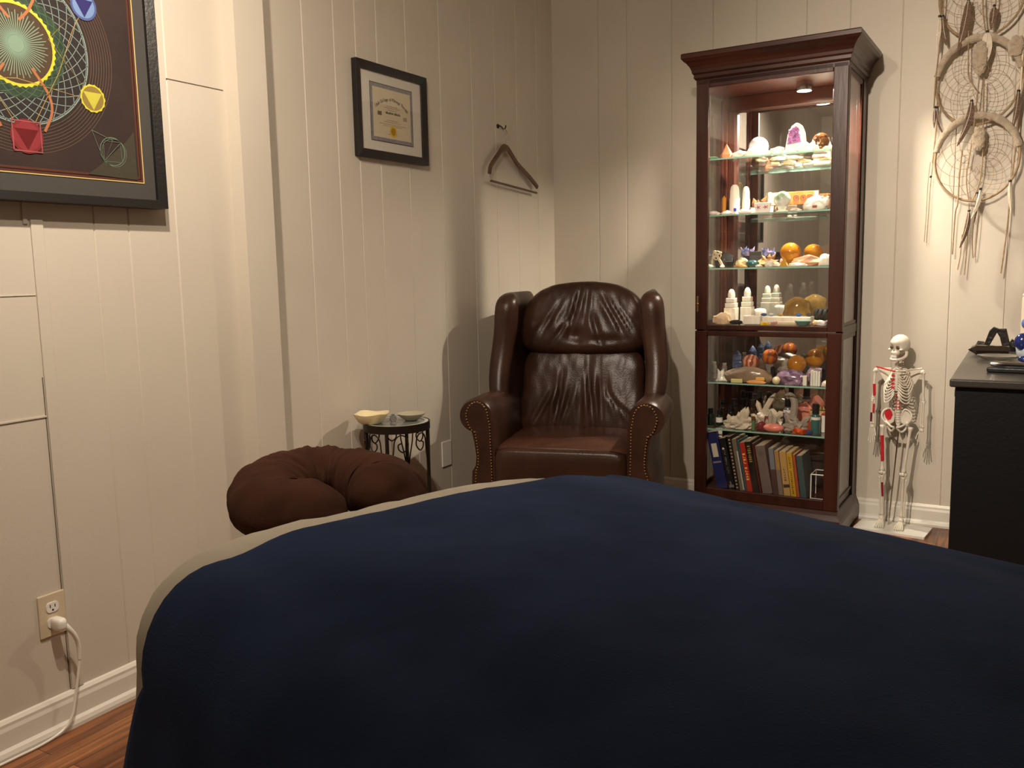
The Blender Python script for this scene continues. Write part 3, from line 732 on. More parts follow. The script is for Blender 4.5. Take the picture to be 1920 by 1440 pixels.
# seat base and footrest panel
MB().pillow((0, 0.025, 0.285), 0.545, 0.10, 0.385, 0.14, 0.14, 48, 20).build('footrest_panel', L_, CH, smooth=True, auto=False)
def seatfn(p):
    k = 0.012*math.cos(p.x/0.29*PI/2)*(1 if p.z > 0 else 0); return Vector((p.x, p.y, p.z+k+0.003*noise.noise(Vector((p.x*12, p.y*12, 1)))))
MB().pillow((0, 0.285, 0.432), 0.56, 0.56, 0.10, 0.22, 0.18, 64, 24, fn=seatfn).build('seat_cushion', LS, CH, smooth=True, auto=False)
MB().box(-0.30, 0.30, 0.06, 0.70, 0.10, 0.38).build('seat_base', L_, CH, bevel=0.02)
rec = math.radians(14)
BM = Matrix.Translation((0, 0.535, 0.44)) @ Matrix.Rotation(-rec, 4, 'X')
def crease(x, z, cx_, w_, a_, zc, zh, sl):
    u = (x-cx_-sl*(z-zc))/w_; return 0.8*a_*(math.exp(-u*u)-0.55*math.exp(-(abs(u)-1.9)**2))*math.exp(-((z-zc)/zh)**2)
def low(p):
    x, y, z = p; d = 0
    if y < 0.03:
        for c_ in ((-0.100, 0.010, 0.022, -0.05, 0.10, 0.12), (-0.060, 0.008, 0.014, -0.07, 0.08, 0.25), (0.045, 0.010, 0.024, -0.03, 0.11, -0.10), (0.090, 0.007, 0.018, -0.02, 0.09, -0.05),
                   (0.000, 0.012, 0.010, -0.08, 0.07, 0.0), (0.150, 0.010, 0.010, -0.06, 0.08, -0.4), (-0.165, 0.012, 0.012, -0.08, 0.08, 0.45), (0.200, 0.012, 0.010, -0.10, 0.06, -0.9)): d += crease(x, z, *c_)
        d += 0.006*noise.noise(Vector((x*14, z*7, 4)))+0.003*noise.noise(Vector((x*40, z*14, 4)))
    wx = 1.0+0.09*max(0, -z)/0.2
    return Vector((x*wx, y+d, z))
MB().pillow((0, 0.0, 0.195), 0.565, 0.20, 0.44, 0.42, 0.34, 130, 80, mtx=BM, fn=low).build('back_cushion', L_, CH, smooth=True, auto=False)
def hi(p):
    x, y, z = p; d = 0
    if y < 0.04:
        for c_ in ((-0.035, 0.009, 0.022, 0.02, 0.09, 0.22), (0.020, 0.009, 0.012, 0.04, 0.07, 0.10), (-0.150, 0.014, 0.010, -0.02, 0.08, 0.5), (0.150, 0.012, 0.014, 0.00, 0.09, -0.5), (0.190, 0.010, 0.010, 0.00, 0.08, -0.5),
                   (-0.090, 0.010, 0.010, -0.06, 0.06, 0.7), (0.070, 0.012, 0.012, -0.06, 0.06, -0.3)): d += crease(x, z, *c_)
        d += 0.016*math.exp(-((x+0.02)/0.045)**2-((z+0.09)/0.030)**2)+0.010*math.exp(-((x-0.10)/0.09)**2-((z+0.11)/0.02)**2)
        d += 0.008*noise.noise(Vector((x*12, z*9, 8)))+0.003*noise.noise(Vector((x*38, z*16, 8)))
    zz = z-0.050*(abs(x)/0.30)**2.2*max(0.0, min(1.0, 0.5+z/0.12))
    return Vector((x*(1-0.12*max(0, z)/0.18), y+d, zz))
MB().pillow((0, -0.020, 0.530), 0.60, 0.24, 0.345, 0.42, 0.42, 130, 80, mtx=BM, fn=hi).build('head_cushion', L_, CH, smooth=True, auto=False)
# outside back
rr = []
for z, hw_, y0, y1 in ((-0.30, 0.28, 0.06, 0.14), (0.0, 0.29, 0.06, 0.15), (0.3, 0.30, 0.06, 0.16), (0.52, 0.30, 0.06, 0.16), (0.60, 0.275, 0.065, 0.155), (0.66, 0.22, 0.075, 0.145), (0.675, 0.16, 0.09, 0.13)):
    rr.append([(x, y, z) for x, y in [(-hw_, y0), (-hw_+0.0, y1-0.03), (-hw_+0.05, y1), (hw_-0.05, y1), (hw_, y1-0.03), (hw_, y0)]])
MB().rings(rr, mtx=BM).build('outside_back', L_, CH, bevel=0.02, smooth=True)
# wings
def wing(sg):
    m = MB(); rr = []
    keys = [  # z, xfront, yfront, xback, yback, r
        (0.56, 0.330, 0.33, 0.30, 0.60, 0.040), (0.64, 0.345, 0.345, 0.305, 0.63, 0.044), (0.72, 0.353, 0.375, 0.308, 0.66, 0.048), (0.80, 0.350, 0.41, 0.306, 0.68, 0.051),
        (0.88, 0.338, 0.43, 0.304, 0.70, 0.053), (0.96, 0.329, 0.435, 0.302, 0.72, 0.055), (1.02, 0.326, 0.435, 0.300, 0.735, 0.056), (1.055, 0.324, 0.44, 0.300, 0.74, 0.053),
        (1.080, 0.323, 0.45, 0.300, 0.745, 0.042), (1.095, 0.321, 0.465, 0.300, 0.745, 0.022), (1.100, 0.320, 0.475, 0.300, 0.74, 0.006)]
    for z, xf, yf, xb, yb, r in keys:
        ring = []
        F = Vector((xf, yf, z)); B_ = Vector((xb, yb, z)); d = (B_-F).normalized(); s = Vector((-d.y, d.x, 0))
        for j in range(13): t_ = PI/2+PI*j/12; ring.append(F+d*(r*math.cos(t_))+s*(r*math.sin(t_)))
        r2 = r*0.62
        for q in (0.2, 0.5, 0.8): ring.append(F+(B_-F)*q-s*r2)
        for j in range(7): t_ = -PI/2+PI*j/6; ring.append(B_+d*(r2*math.cos(t_))+s*(r2*math.sin(t_)))
        for q in (0.8, 0.5, 0.2): ring.append(F+(B_-F)*q+s*r2)
        rr.append([(sg*p.x, p.y, p.z) for p in ring])
    return m.rings(rr)
for sg in (-1, 1): wing(sg).build('wing', L_, CH, smooth=True, auto=False, sub=1)
# arms: scroll profile in x-z (right arm), mirrored for the left
def arm_profile():
    cx_, cz_, r = 0.350, 0.612, 0.068
    pts = [(0.268, 0.10), (0.268, 0.30), (0.268, 0.40), (0.272, 0.50), (0.274, 0.58)]
    pts += [(cx_+r*1.05*math.cos(a), cz_+r*math.sin(a)) for a in [PI*(1-i/18*1.38) for i in range(0, 19)]]
    pts += [(0.372, 0.555), (0.360, 0.50), (0.352, 0.44), (0.356, 0.40), (0.372, 0.375), (0.376, 0.30), (0.376, 0.10)]
    return pts
ap = arm_profile()
for sg in (-1, 1):
    m = MB(); rr = []
    for y, s_ in ((0.0, 0.975), (0.012, 1.0), (0.10, 1.0), (0.22, 1.0), (0.34, 0.99), (0.46, 0.96), (0.55, 0.90)):
        dz = -0.012*(y/0.55)
        rr.append([(sg*(0.32+(x-0.32)*s_), y, (0.36+(z-0.36)*s_)+dz) for x, z in ap])
    m.rings(rr); arm = m.build('arm', L_, CH, smooth=True)
    # inset front panel
    ins = [(0.32+(x-0.32)*0.66+(0.004 if z > 0.6 else 0), 0.36+(z-0.36)*0.955-0.0) for x, z in ap]
    MB().prism([(sg*x, z) for x, z in ins], -0.006, 0.004).build('front_panel', M['leather'], arm, bevel=0.003)
    nl = MB(); path = [Vector((x, z, 0)) for x, z in ins]
    tot = 0; nxt = 0
    for i in range(len(path)-1):
        a, b = path[i], path[i+1]; L2 = (b-a).length
        while nxt <= tot+L2:
            p = a+(b-a)*((nxt-tot)/L2) if L2 > 0 else a
            nl.sphere((sg*p.x, -0.006, p.y), 0.0044, 8, 5, sc=(1, 0.6, 1)); nxt += 0.0125
        tot += L2
    nl.build('nailhead_trim', M['brass'], arm, smooth=True)
for sx in (-0.30, 0.30):
    for sy in (0.06, 0.62): MB().lathe([(0.018, 0), (0.026, 0.10), (0.001, 0.101)], 14, Matrix.Translation((sx, sy, 0))).build('foot', M['cherry'], CH, smooth=True)

# ------------------------------------------------------------ display cabinet
CANG = -math.radians(0.85)
CO = Vector((-1.302, 3.875, 0)); CAB = empty('display_cabinet', CO, CANG)
tag(CAB, 'tall cherry wood glass display cabinet lit inside and filled with crystals', 'display cabinet')
CM = Matrix.Translation(CO) @ Matrix.Rotation(CANG, 4, 'Z')
W_, D_ = 0.64, 0.42
ch, chh, gl = M['cherry'], M['cherry_h'], M['glass']
# cornice
prof = [(-0.01, 2.010), (0.004, 2.012), (0.010, 2.020), (0.010, 2.034), (0.016, 2.040), (0.018, 2.052), (0.024, 2.066), (0.036, 2.082), (0.046, 2.090), (0.050, 2.096), (0.054, 2.100), (0.054, 2.118), (0.050, 2.122), (-0.01, 2.122)]
m = MB(); m.rings([[(-o_, -o_, z), (W_+o_, -o_, z), (W_+o_, D_+0.012, z), (-o_, D_+0.012, z)] for o_, z in prof]); m.build('cornice', chh, CAB, bevel=0.0012)
# base plinth with moulding
prof = [(-0.004, 0.135), (0.0, 0.130), (0.004, 0.118), (0.014, 0.095), (0.018, 0.080), (0.018, 0.022), (-0.004, 0.022)]
m = MB(); m.rings([[(-o_, -o_, z), (W_+o_, -o_, z), (W_+o_, D_, z), (-o_, D_, z)] for o_, z in prof]); m.build('base_plinth', chh, CAB)
for x in (0.0, W_-0.05):
    for y in (0.0, D_-0.05): MB().box(x, x+0.05, y, y+0.05, 0, 0.024).build('foot', ch, CAB)
MB().box(0, W_, 0.0, D_, 1.992, 2.012).build('top_panel', chh, CAB)
MB().box(0.01, W_-0.01, 0.02, D_-0.01, 0.135, 0.165).build('bottom_panel', chh, CAB)
# posts
for x0, x1, y0, y1 in ((0, 0.022, 0.022, 0.045), (W_-0.022, W_, 0.022, 0.045), (0, 0.03, D_-0.075, D_-0.012), (W_-0.03, W_, D_-0.075, D_-0.012)):
    MB().box(x0, x1, y0, y1, 0.13, 1.992).build('corner_post', ch, CAB, bevel=0.002)
def frame_rect(m, x0, x1, z0, z1, wl, wr_, wt, wb, y0, y1):
    m.box(x0, x0+wl, y0, y1, z0, z1); m.box(x1-wr_, x1, y0, y1, z0, z1); m.box(x0+wl, x1-wr_, y0, y1, z1-wt, z1); m.box(x0+wl, x1-wr_, y0, y1, z0, z0+wb)
# upper and lower glazed fronts
dU = MB(); frame_rect(dU, 0.0, W_, 0.913, 2.010, 0.056, 0.060, 0.034, 0.022, 0.0, 0.022); dU = dU.build('upper_door', ch, CAB, bevel=0.003)
MB().box(0.054, W_-0.058, 0.010, 0.0135, 0.933, 1.978).build('glass_pane', gl, dU)
m = MB(); m.lathe([(0.001, 0), (0.007, 0), (0.006, -0.003), (0.001, -0.004)], 14, Matrix.Translation((0.012, -0.0005, 1.03)) @ Matrix.Rotation(-PI/2, 4, 'X') @ Matrix.Scale(-1, 4, (0, 0, 1)) if False else Matrix.Translation((0.012, -0.0005, 1.03)) @ Matrix.Rotation(-PI/2, 4, 'X'))
m.box(0.008, 0.016, -0.003, 0, 0.995, 1.065); m.build('lock_escutcheon', M['brass'], dU, bevel=0.001)
dL = MB(); frame_rect(dL, 0.0, W_, 0.136, 0.908, 0.056, 0.060, 0.022, 0.044, 0.0, 0.022); dL = dL.build('lower_door', ch, CAB, bevel=0.003)
MB().box(0.054, W_-0.058, 0.010, 0.0135, 0.178, 0.888).build('glass_pane', gl, dL)
# side panels
for x, nm in ((0.004, 'l'), (W_-0.016, 'r')):
    y0, y1 = 0.045, D_-0.075
    for z0, z1 in ((0.165, 0.892), (0.932, 1.992)):
        m = MB()
        for a, b in ((y0, y0+0.012), (y1-0.014, y1)): m.box(x, x+0.012, a, b, z0, z1)
        m.box(x, x+0.012, y0+0.012, y1-0.014, z1-0.018, z1); m.box(x, x+0.012, y0+0.012, y1-0.014, z0, z0+0.014)
        sd = m.build('side_frame', ch, CAB, bevel=0.0015)
        MB().box(x+0.005, x+0.008, y0+0.010, y1-0.012, z0+0.012, z1-0.016).build('glass_pane', gl, sd)
    MB().box(x-0.003, x+0.014, y0-0.02, y1+0.02, 0.892, 0.932).build('side_rail', ch, CAB, bevel=0.003)
MB().box(0.03, W_-0.03, D_-0.014, D_-0.008, 0.14, 1.992).build('back_panel', ch, CAB)
MB().box(0.058, W_-0.058, D_-0.0165, D_-0.0142, 0.165, 1.925).build('mirror_back', M['mirror'], CAB)
MB().box(0.030, W_-0.030, D_-0.05, D_-0.0145, 1.925, 1.992).build('back_rail', chh, CAB, bevel=0.003)
for x in (0.03, W_-0.062): MB().box(x, x+0.032, D_-0.055, D_-0.0145, 0.165, 1.925).build('back_stile', ch, CAB, bevel=0.003)
SH = {'A': 1.672, 'B': 1.426, 'C': 1.190, 'D': 0.935, 'E': 0.672, 'F': 0.456, 'G': 0.165}
for k in 'ABCEF':
    z = SH[k]; sg = MB().box(0.018, W_-0.018, 0.027, D_-0.058, z-0.007, z).build('glass_shelf', M['shelfglass'], CAB)
    MB().box(0.018, W_-0.018, 0.0258, 0.0272, z-0.0068, z-0.0002).build('shelf_edge', M['glassedge'], sg)
MB().box(0.018, W_-0.018, 0.027, D_-0.058, 0.928, 0.9345).build('glass_shelf', M['shelfglass'], CAB)
for x in (0.018, W_-0.030): MB().box(x, x+0.012, 0.030, D_-0.058, 0.905, 0.9275).build('shelf_support', ch, CAB)
lampo = MB().lathe([(0.001, 1.992), (0.034, 1.992), (0.036, 1.962), (0.033, 1.9515), (0.030, 1.9515), (0.0285, 1.966), (0.001, 1.966)], 28, Matrix.Translation((0.415, 0.215, 0))).build('puck_light', M['steel'], CAB, smooth=True)
MB().lathe([(0.001, 1.9610), (0.0275, 1.9612), (0.0275, 1.9650), (0.001, 1.9655)], 28, Matrix.Translation((0.415, 0.215, 0))).build('lens', emis('puck_bulb', (1.0, 0.87, 0.70), PUCK_STRENGTH), lampo, smooth=True)

# ------------------------------------------------------------ contents of the cabinet
def put(o, u, d, z, rz=0.0):
    p = CM @ Vector((u, d, z)); o.location = p; o.rotation_euler = (0, 0, CANG+rz); return o
def item(kind, label, cat, sh, u, d, mb, m, smooth=False, rz=0.0, group=None, dz=0.0006, bevel=0.0, auto=True, **k):
    o = mb.build(kind, m, None, smooth=smooth, bevel=bevel, auto=auto)
    put(o, u, d, SH[sh]+dz, rz); tag(o, label, cat, group); return o
def R(w_, d_, h_, seed, rough=0.3, lev=2, fr=2.2): return MB().rock((0, 0, 0), w_, d_, h_, seed, rough, lev, fr)
def S(r): return MB().sphere((0, 0, r), r, 32, 20)
selen = C('selenite', (238, 232, 215), rough=0.35, sss=0.3, col2=lin((215, 208, 190)), vscale=30, stretch=(1, 1, 0.1), bump=0.3, bscale=60)
whq = C('white_quartz', (236, 228, 212), rough=0.25, sss=0.3, var=0.12, vscale=40, bump=0.3)
clearq = C('clear_quartz', (225, 220, 210), rough=0.08, trans=0.8, bump=0.1)
smoky = C('smoky_quartz', (120, 84, 52), rough=0.06, trans=0.65, col2=lin((70, 42, 24)), vscale=25)
glassball = C('glass_ball', (235, 238, 240), rough=0.02, trans=0.92, bump=0.0)
citrine = C('gold_calcite', (240, 176, 50), rough=0.06, trans=0.6, sss=0.2, col2=lin((206, 134, 30)), vscale=22, bump=0.0, coat=0.5)
yelc = C('honey_calcite', (214, 150, 44), rough=0.08, trans=0.35, sss=0.2, col2=lin((182, 116, 30)), vscale=14, bump=0.0, coat=0.6)
ameth = C('amethyst', (128, 66, 128), rough=0.2, col2=lin((186, 130, 178)), vscale=60, bump=0.6, bscale=120)
lilac = C('lilac_amethyst', (146, 118, 140), rough=0.22, col2=lin((98, 74, 98)), vscale=25, bump=0.3)
jasp = C('red_jasper', (140, 62, 42), rough=0.08, col2=lin((196, 140, 110)), vscale=13, bump=0.0, coat=0.7, wave=6.0)
ojasp = C('orange_jasper', (190, 104, 34), rough=0.08, col2=lin((140, 70, 50)), vscale=10, bump=0.0, coat=0.7, wave=5.0)
tourm = C('black_tourmaline', (18, 17, 18), rough=0.25, bump=0.4, bscale=80)
lapis = C('lapis', (34, 48, 86), rough=0.25, col2=lin((92, 100, 120)), vscale=45)
cream = C('cream_stone', (226, 200, 150), rough=0.35, var=0.15, vscale=30)
peach = C('peach_calcite', (214, 140, 96), rough=0.35, var=0.2, vscale=30, sss=0.2)
brownst = C('brown_stone', (92, 66, 48), rough=0.35, var=0.3, vscale=25)
greyq = C('grey_rough_quartz', (150, 142, 126), rough=0.35, var=0.3, vscale=35, bump=0.6)
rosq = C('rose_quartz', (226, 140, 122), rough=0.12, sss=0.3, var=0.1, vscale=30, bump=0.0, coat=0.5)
aqua = C('aqua_glass', (70, 130, 120), rough=0.1, trans=0.4)
orng = C('carnelian', (200, 78, 30), rough=0.12, var=0.3, vscale=50)

# shelf A (top)
m = MB(); m.crystal((0, 0, 0), (0.0, 0, 1), 0.062, 0.029, 0.75, 5); item('calcite_point', 'peach pyramid-like calcite at the left end of the top shelf', 'crystal', 'A', 0.12, 0.06, m, peach)
item('glass_marble', 'tiny clear glass ball behind the peach calcite on the top shelf', 'glass ball', 'A', 0.098, 0.25, S(0.0125), glassball, True)
item('geode_half', 'dark brown rounded geode at the back left of the top shelf', 'geode', 'A', 0.135, 0.29, R(0.065, 0.05, 0.05, 3, 0.12, 3), brownst, True)
o = empty('selenite_ball_stand', (0, 0, 0)); put(o, 0.236, 0.15, SH['A']+0.0006); tag(o, 'little white ring stand under the white ball on the top shelf', 'stand')
MB().lathe([(0.022, 0), (0.026, 0), (0.024, 0.012), (0.019, 0.012), (0.022, 0)], 24).build('ring', whq, o, smooth=True)
item('selenite_sphere', 'glowing white ball on the left half of the top shelf', 'crystal ball', 'A', 0.236, 0.15, S(0.043), C('pale_selenite_ball', (205, 210, 214), rough=0.2, sss=0.3, bump=0.0), True, dz=0.0065)
for i, (u, d, w_, h_, s_) in enumerate([(0.175, 0.075, 0.07, 0.030, 1), (0.235, 0.065, 0.075, 0.034, 2), (0.285, 0.10, 0.05, 0.026, 5), (0.335, 0.09, 0.055, 0.036, 6)]):
    item('white_quartz_chunk', ['flat white rubble left of the glowing ball on the top shelf', 'white rubble at the foot of the glowing ball on the top shelf', 'small white chunk right of the glowing ball on the top shelf', 'upright white chunk midway between glowing ball and purple geode'][i], 'stone', 'A', u, d, R(w_, 0.05, h_, s_, 0.4), whq)
t = empty('amethyst_geode', (0, 0, 0)); put(t, 0.406, 0.125, SH['A']+0.0006, math.radians(4)); tag(t, 'tall white-rimmed purple amethyst geode on the top shelf', 'geode')
gp = [(-0.042, 0.0), (-0.043, 0.03), (-0.034, 0.085), (-0.018, 0.118), (0.002, 0.132), (0.022, 0.122), (0.036, 0.085), (0.042, 0.03), (0.040, 0.0)]
MB().prism(gp, -0.018, 0.028).build('rind', whq, t, bevel=0.006)
m = MB(); ip = [(-0.034, 0.042), (-0.028, 0.082), (-0.014, 0.108), (0.004, 0.116), (0.012, 0.09), (0.024, 0.05), (0.0, 0.046)]
m.prism(ip, -0.024, -0.016)
random.seed(3)
for i in range(26):
    a, b = random.uniform(-0.026, 0.014), random.uniform(0.05, 0.105); m.crystal((a, -0.022, b), (random.uniform(-.5, .5), -1, random.uniform(-.3, .6)), 0.011, 0.005, 0.5)
m.build('crystal_face', ameth, t)
t = empty('brass_ball_stand', (0, 0, 0)); put(t, 0.50, 0.17, SH['A']+0.0006); tag(t, 'white ornate stand holding the brown smoky ball on the top shelf', 'stand')
MB().lathe([(0.001, 0), (0.030, 0), (0.028, 0.005), (0.012, 0.010), (0.016, 0.018), (0.024, 0.024), (0.018, 0.024), (0.001, 0.014)], 20).build('cup', whq, t, smooth=True)
item('smoky_quartz_sphere', 'brown smoky quartz ball toward the right of the top shelf', 'crystal ball', 'A', 0.50, 0.17, S(0.037), smoky, True, dz=0.0145)
m = MB(); m.crystal((0, 0, 0), (0, 0, 1), 0.088, 0.016, 0.25); item('quartz_tower', 'clear six-sided crystal tower at the right end of the top shelf', 'crystal', 'A', 0.556, 0.2, m, clearq)
m = MB(); m.rock((0, 0, 0), 0.09, 0.06, 0.03, 11, 0.4)
for i in range(9): m.crystal((random.uniform(-.035, .035), random.uniform(-.015, .015), 0.01), (random.uniform(-.6, .6), random.uniform(-.3, .2), 1), random.uniform(.025, .05), 0.008, 0.35)
item('quartz_cluster', 'bright white spiky crystal cluster right of the purple geode', 'crystal cluster', 'A', 0.474, 0.075, m, whq)
item('green_slice', 'thin green stone slice at the far left of the top shelf', 'stone', 'A', 0.058, 0.055, R(0.05, 0.04, 0.012, 12, 0.2), C('green_stone', (96, 132, 100), var=0.2), rz=0.3)
for i, (u, d, w_) in enumerate([(0.285, 0.30, 0.07), (0.360, 0.325, 0.06), (0.55, 0.09, 0.06), (0.455, 0.335, 0.06), (0.21, 0.30, 0.06)]):
    item('cream_slab', ['cream flat slab at the back middle of the top shelf', 'cream flat slab at the back, left of the purple geode', 'cream flat slab at the front right corner of the top shelf', 'cream flat slab against the mirror behind the smoky ball side', 'cream flat slab behind the glowing white ball'][i], 'stone', 'A', u, d, R(w_, 0.04, 0.02, 20+i, 0.3), cream)
# shelf B
def fing(w_, h_):
    m = MB(); m.lathe([(0.001, 0), (w_/2, 0), (w_/2, h_*0.55), (w_*0.46, h_*0.57), (w_*0.44, h_*0.8), (w_*0.36, h_*0.92), (w_*0.2, h_*0.99), (0.001, h_)], 20); return m
item('selenite_tower', 'tall round-topped white tower at the left of the second shelf', 'crystal tower', 'B', 0.140, 0.12, fing(0.046, 0.135), selen, True)
item('selenite_tower', 'slimmer round-topped white tower just behind the tall one, second shelf', 'crystal tower', 'B', 0.168, 0.20, fing(0.036, 0.130), selen, True)
m = MB(); m.crystal((0, 0, 0), (0, 0, 1), 0.086, 0.010, 0.15, 4); item('amber_obelisk', 'narrow amber-coloured obelisk left of the white towers', 'obelisk', 'B', 0.104, 0.08, m, C('amber', (206, 140, 46), rough=0.15, trans=0.2))
m = MB(); m.rock((0, 0, 0), 0.08, 0.05, 0.03, 8, 0.4)
for d_, L_2, r_ in (((-.3, 0, 1), .07, .016), ((.55, 0, 1), .085, .014), ((0.1, -.2, 1), .06, .014), ((.9, 0, .6), .06, .012), ((-.8, 0, .6), .045, .010)): m.crystal((0, 0, 0.01), d_, L_2, r_, 0.35)
item('smoky_cluster', 'brown smoky quartz cluster with slanting points on the second shelf', 'crystal cluster', 'B', 0.222, 0.20, m, C('smoky_tan', (150, 108, 70), rough=0.12, trans=0.3, var=0.4))
t = empty('small_vial', (0, 0, 0)); put(t, 0.161, 0.06, SH['B']+0.0006); tag(t, 'tiny vial with a blue band in front of the white towers', 'vial')
MB().lathe([(0.001, 0), (0.007, 0), (0.007, 0.012), (0.001, 0.012)], 12).build('bottle', whq, t, smooth=True); MB().lathe([(0.001, 0.012), (0.007, 0.012), (0.007, 0.026), (0.001, 0.027)], 12).build('blue_cap', C('cobalt', (50, 80, 190)), t, smooth=True)
t = empty('patterned_dish', (0, 0, 0)); put(t, 0.284, 0.06, SH['B']+0.0006); tag(t, 'white square dish painted with red brush marks on the second shelf', 'dish')
MB().prism([(-0.030, 0), (0.030, 0), (0.038, 0.044), (-0.038, 0.044)], -0.008, 0.006).build('dish_body', C('dish_white', (235, 225, 215), rough=0.25), t, bevel=0.003)
m = MB()
for cx_ in (-0.018, 0.014):
    for a in range(5):
        an = a*1.3+cx_*40; m.tube([(cx_, -0.0085, 0.024), (cx_+0.012*math.cos(an), -0.0088, 0.024+0.009*math.sin(an))], 0.0013, 5)
m.build('red_marks', C('dish_red', (170, 30, 25)), t)
t = empty('white_ball_stand', (0, 0, 0)); put(t, 0.35, 0.13, SH['B']+0.0006); tag(t, 'white crown-like stand under the green and white ball', 'stand')
MB().lathe([(0.001, 0), (0.032, 0), (0.028, 0.006), (0.016, 0.012), (0.022, 0.030), (0.017, 0.030), (0.010, 0.016), (0.001, 0.014)], 12).build('cup', whq, t, smooth=True)
item('moss_agate_sphere', 'green and white mottled ball on the second shelf', 'crystal ball', 'B', 0.35, 0.13, S(0.036), C('moss_agate', (226, 222, 212), rough=0.08, col2=lin((92, 124, 92)), vscale=16, bump=0.0, coat=0.5), True, dz=0.0215)
t = empty('painted_box_stand', (0, 0, 0)); put(t, 0.375, 0.285, SH['B']+0.0006, 0.05); tag(t, 'dark little block holding up the painted wooden box', 'stand')
MB().box(-0.05, 0.05, -0.02, 0.02, 0, 0.040).build('block', C('smoked_block', (112, 98, 82)), t, bevel=0.003)
t = empty('painted_box', (0, 0, 0)); put(t, 0.372, 0.285, SH['B']+0.0415, math.radians(6)); tag(t, 'long orange wooden box with round symbols at the back of the second shelf', 'box')
MB().box(-0.112, 0.100, -0.018, 0.018, 0, 0.058).build('box_body', C('orange_box', (206, 118, 40), var=0.25, vscale=20), t, bevel=0.002)
MB().box(-0.113, -0.05, -0.0190, -0.0178, 0.002, 0.056).build('cream_end', C('box_cream', (236, 214, 165)), t); MB().box(0.080, 0.098, -0.0190, -0.0178, 0.002, 0.056).build('cream_end', M['box_cream'], t)
for i, x in enumerate((-0.082, 0.004, 0.034, 0.062)):
    m = MB(); m.tube([(x+0.012*math.cos(a), -0.0192, 0.030+0.012*math.sin(a)) for a in [2*PI*j/20 for j in range(20)]], 0.0013, 5, closed=True); m.lathe([(0.001, 0), (0.005, 0), (0.005, 0.001), (0.001, 0.001)], 10, Matrix.Translation((x, -0.0188, 0.03)) @ Matrix.Rotation(PI/2, 4, 'X')); m.build('round_symbol', C('box_brown', (96, 48, 20)), t)
item('dark_bowl', 'small dark stone bowl behind the white bear-shaped chunk', 'bowl', 'B', 0.425, 0.20, MB().lathe([(0.001, 0), (0.014, 0), (0.027, 0.026), (0.028, 0.036), (0.024, 0.036), (0.001, 0.012)], 20), C('bowl_grey', (92, 80, 66)), True)
m = R(0.105, 0.06, 0.058, 41, 0.22, 3); m.rock((0.038, -0.01, 0.015), 0.04, 0.035, 0.038, 6, 0.2); m.rock((0.028, -0.01, 0.048), 0.012, 0.010, 0.012, 3, 0.1); m.rock((0.050, -0.01, 0.045), 0.012, 0.010, 0.012, 4, 0.1)
t = empty('white_carving', (0, 0, 0)); put(t, 0.506, 0.075, SH['B']+0.0006); tag(t, 'chunky white animal-like carving with a red spot, right end of the second shelf', 'carving')
m.build('carved_body', whq, t, smooth=True, auto=False); MB().box(-0.008, 0.010, -0.034, -0.0255, 0.010, 0.019).build('red_spot', C('spot_red', (150, 60, 40)), t, bevel=0.002)
for i, (u, d, w_, h_) in enumerate([(0.064, 0.055, 0.055, 0.018), (0.128, 0.05, 0.045, 0.017), (0.205, 0.055, 0.058, 0.020), (0.236, 0.10, 0.04, 0.026), (0.425, 0.06, 0.05, 0.012)]):
    item('white_pebble', ['white flat pebble at the far left of the second shelf', 'white pebble in front of the amber obelisk', 'white pebble between the vial and the red-marked dish', 'white lump below the smoky cluster', 'thin white pebble left of the white animal carving'][i], 'stone', 'B', u, d, R(w_, 0.035, h_, 50+i, 0.3), whq)
# shelf C
item('obsidian_lump', 'black triangular obsidian lump at the left of the third shelf', 'stone', 'C', 0.098, 0.10, R(0.085, 0.06, 0.072, 61, 0.25, 2), tourm)
t = empty('celtic_cross', (0, 0, 0)); put(t, 0.112, 0.050, SH['C']+0.006); t.rotation_euler = (math.radians(-8), math.radians(-32), CANG); tag(t, 'pale ringed cross leaning on the black obsidian lump', 'cross')
m = MB(); m.box(-0.006, 0.006, -0.003, 0.003, 0, 0.086); m.box(-0.026, 0.026, -0.003, 0.003, 0.055, 0.066); m.build('cross_body', C('cross_tan', (206, 184, 148)), t, bevel=0.002)
MB().tube([(0.019*math.cos(a), 0, 0.060+0.019*math.sin(a)) for a in [2*PI*j/24 for j in range(24)]], 0.003, 6, closed=True).build('ring', M['cross_tan'], t, smooth=True)
item('black_block', 'black striped rectangular block on the third shelf', 'stone', 'C', 0.216, 0.20, MB().box(-0.026, 0.026, -0.02, 0.02, 0, 0.072), C('black_block', (26, 24, 26), col2=lin((70, 66, 66)), vscale=14, stretch=(0.1, 1, 4)), rz=0.15, bevel=0.002)
item('dark_block', 'dark violet block beside the black striped block on the third shelf', 'stone', 'C', 0.166, 0.235, MB().box(-0.022, 0.022, -0.02, 0.02, 0, 0.050), C('violet_block', (36, 28, 52)), bevel=0.003)
m = MB(); m.rock((0, 0, 0), 0.07, 0.045, 0.03, 63, 0.3)
for i in range(14): m.crystal((random.uniform(-.025, .025), random.uniform(-.012, .012), 0.008), (random.uniform(-.6, .6), random.uniform(-.3, .3), 1), random.uniform(.02, .045), 0.006, 0.4)
item('titanium_quartz', 'iridescent pink and blue crystal cluster resting on the dark blocks', 'crystal cluster', 'C', 0.175, 0.228, m, C('titanium_quartz', (206, 170, 200), rough=0.12, metal=0.35, col2=lin((88, 130, 190)), vscale=30), dz=0.0515)
item('yellow_chunk', 'pale yellow rough chunk in front of the dark violet block', 'stone', 'C', 0.190, 0.065, R(0.056, 0.04, 0.040, 64, 0.35), C('pale_yellow_stone', (226, 212, 160), var=0.2))
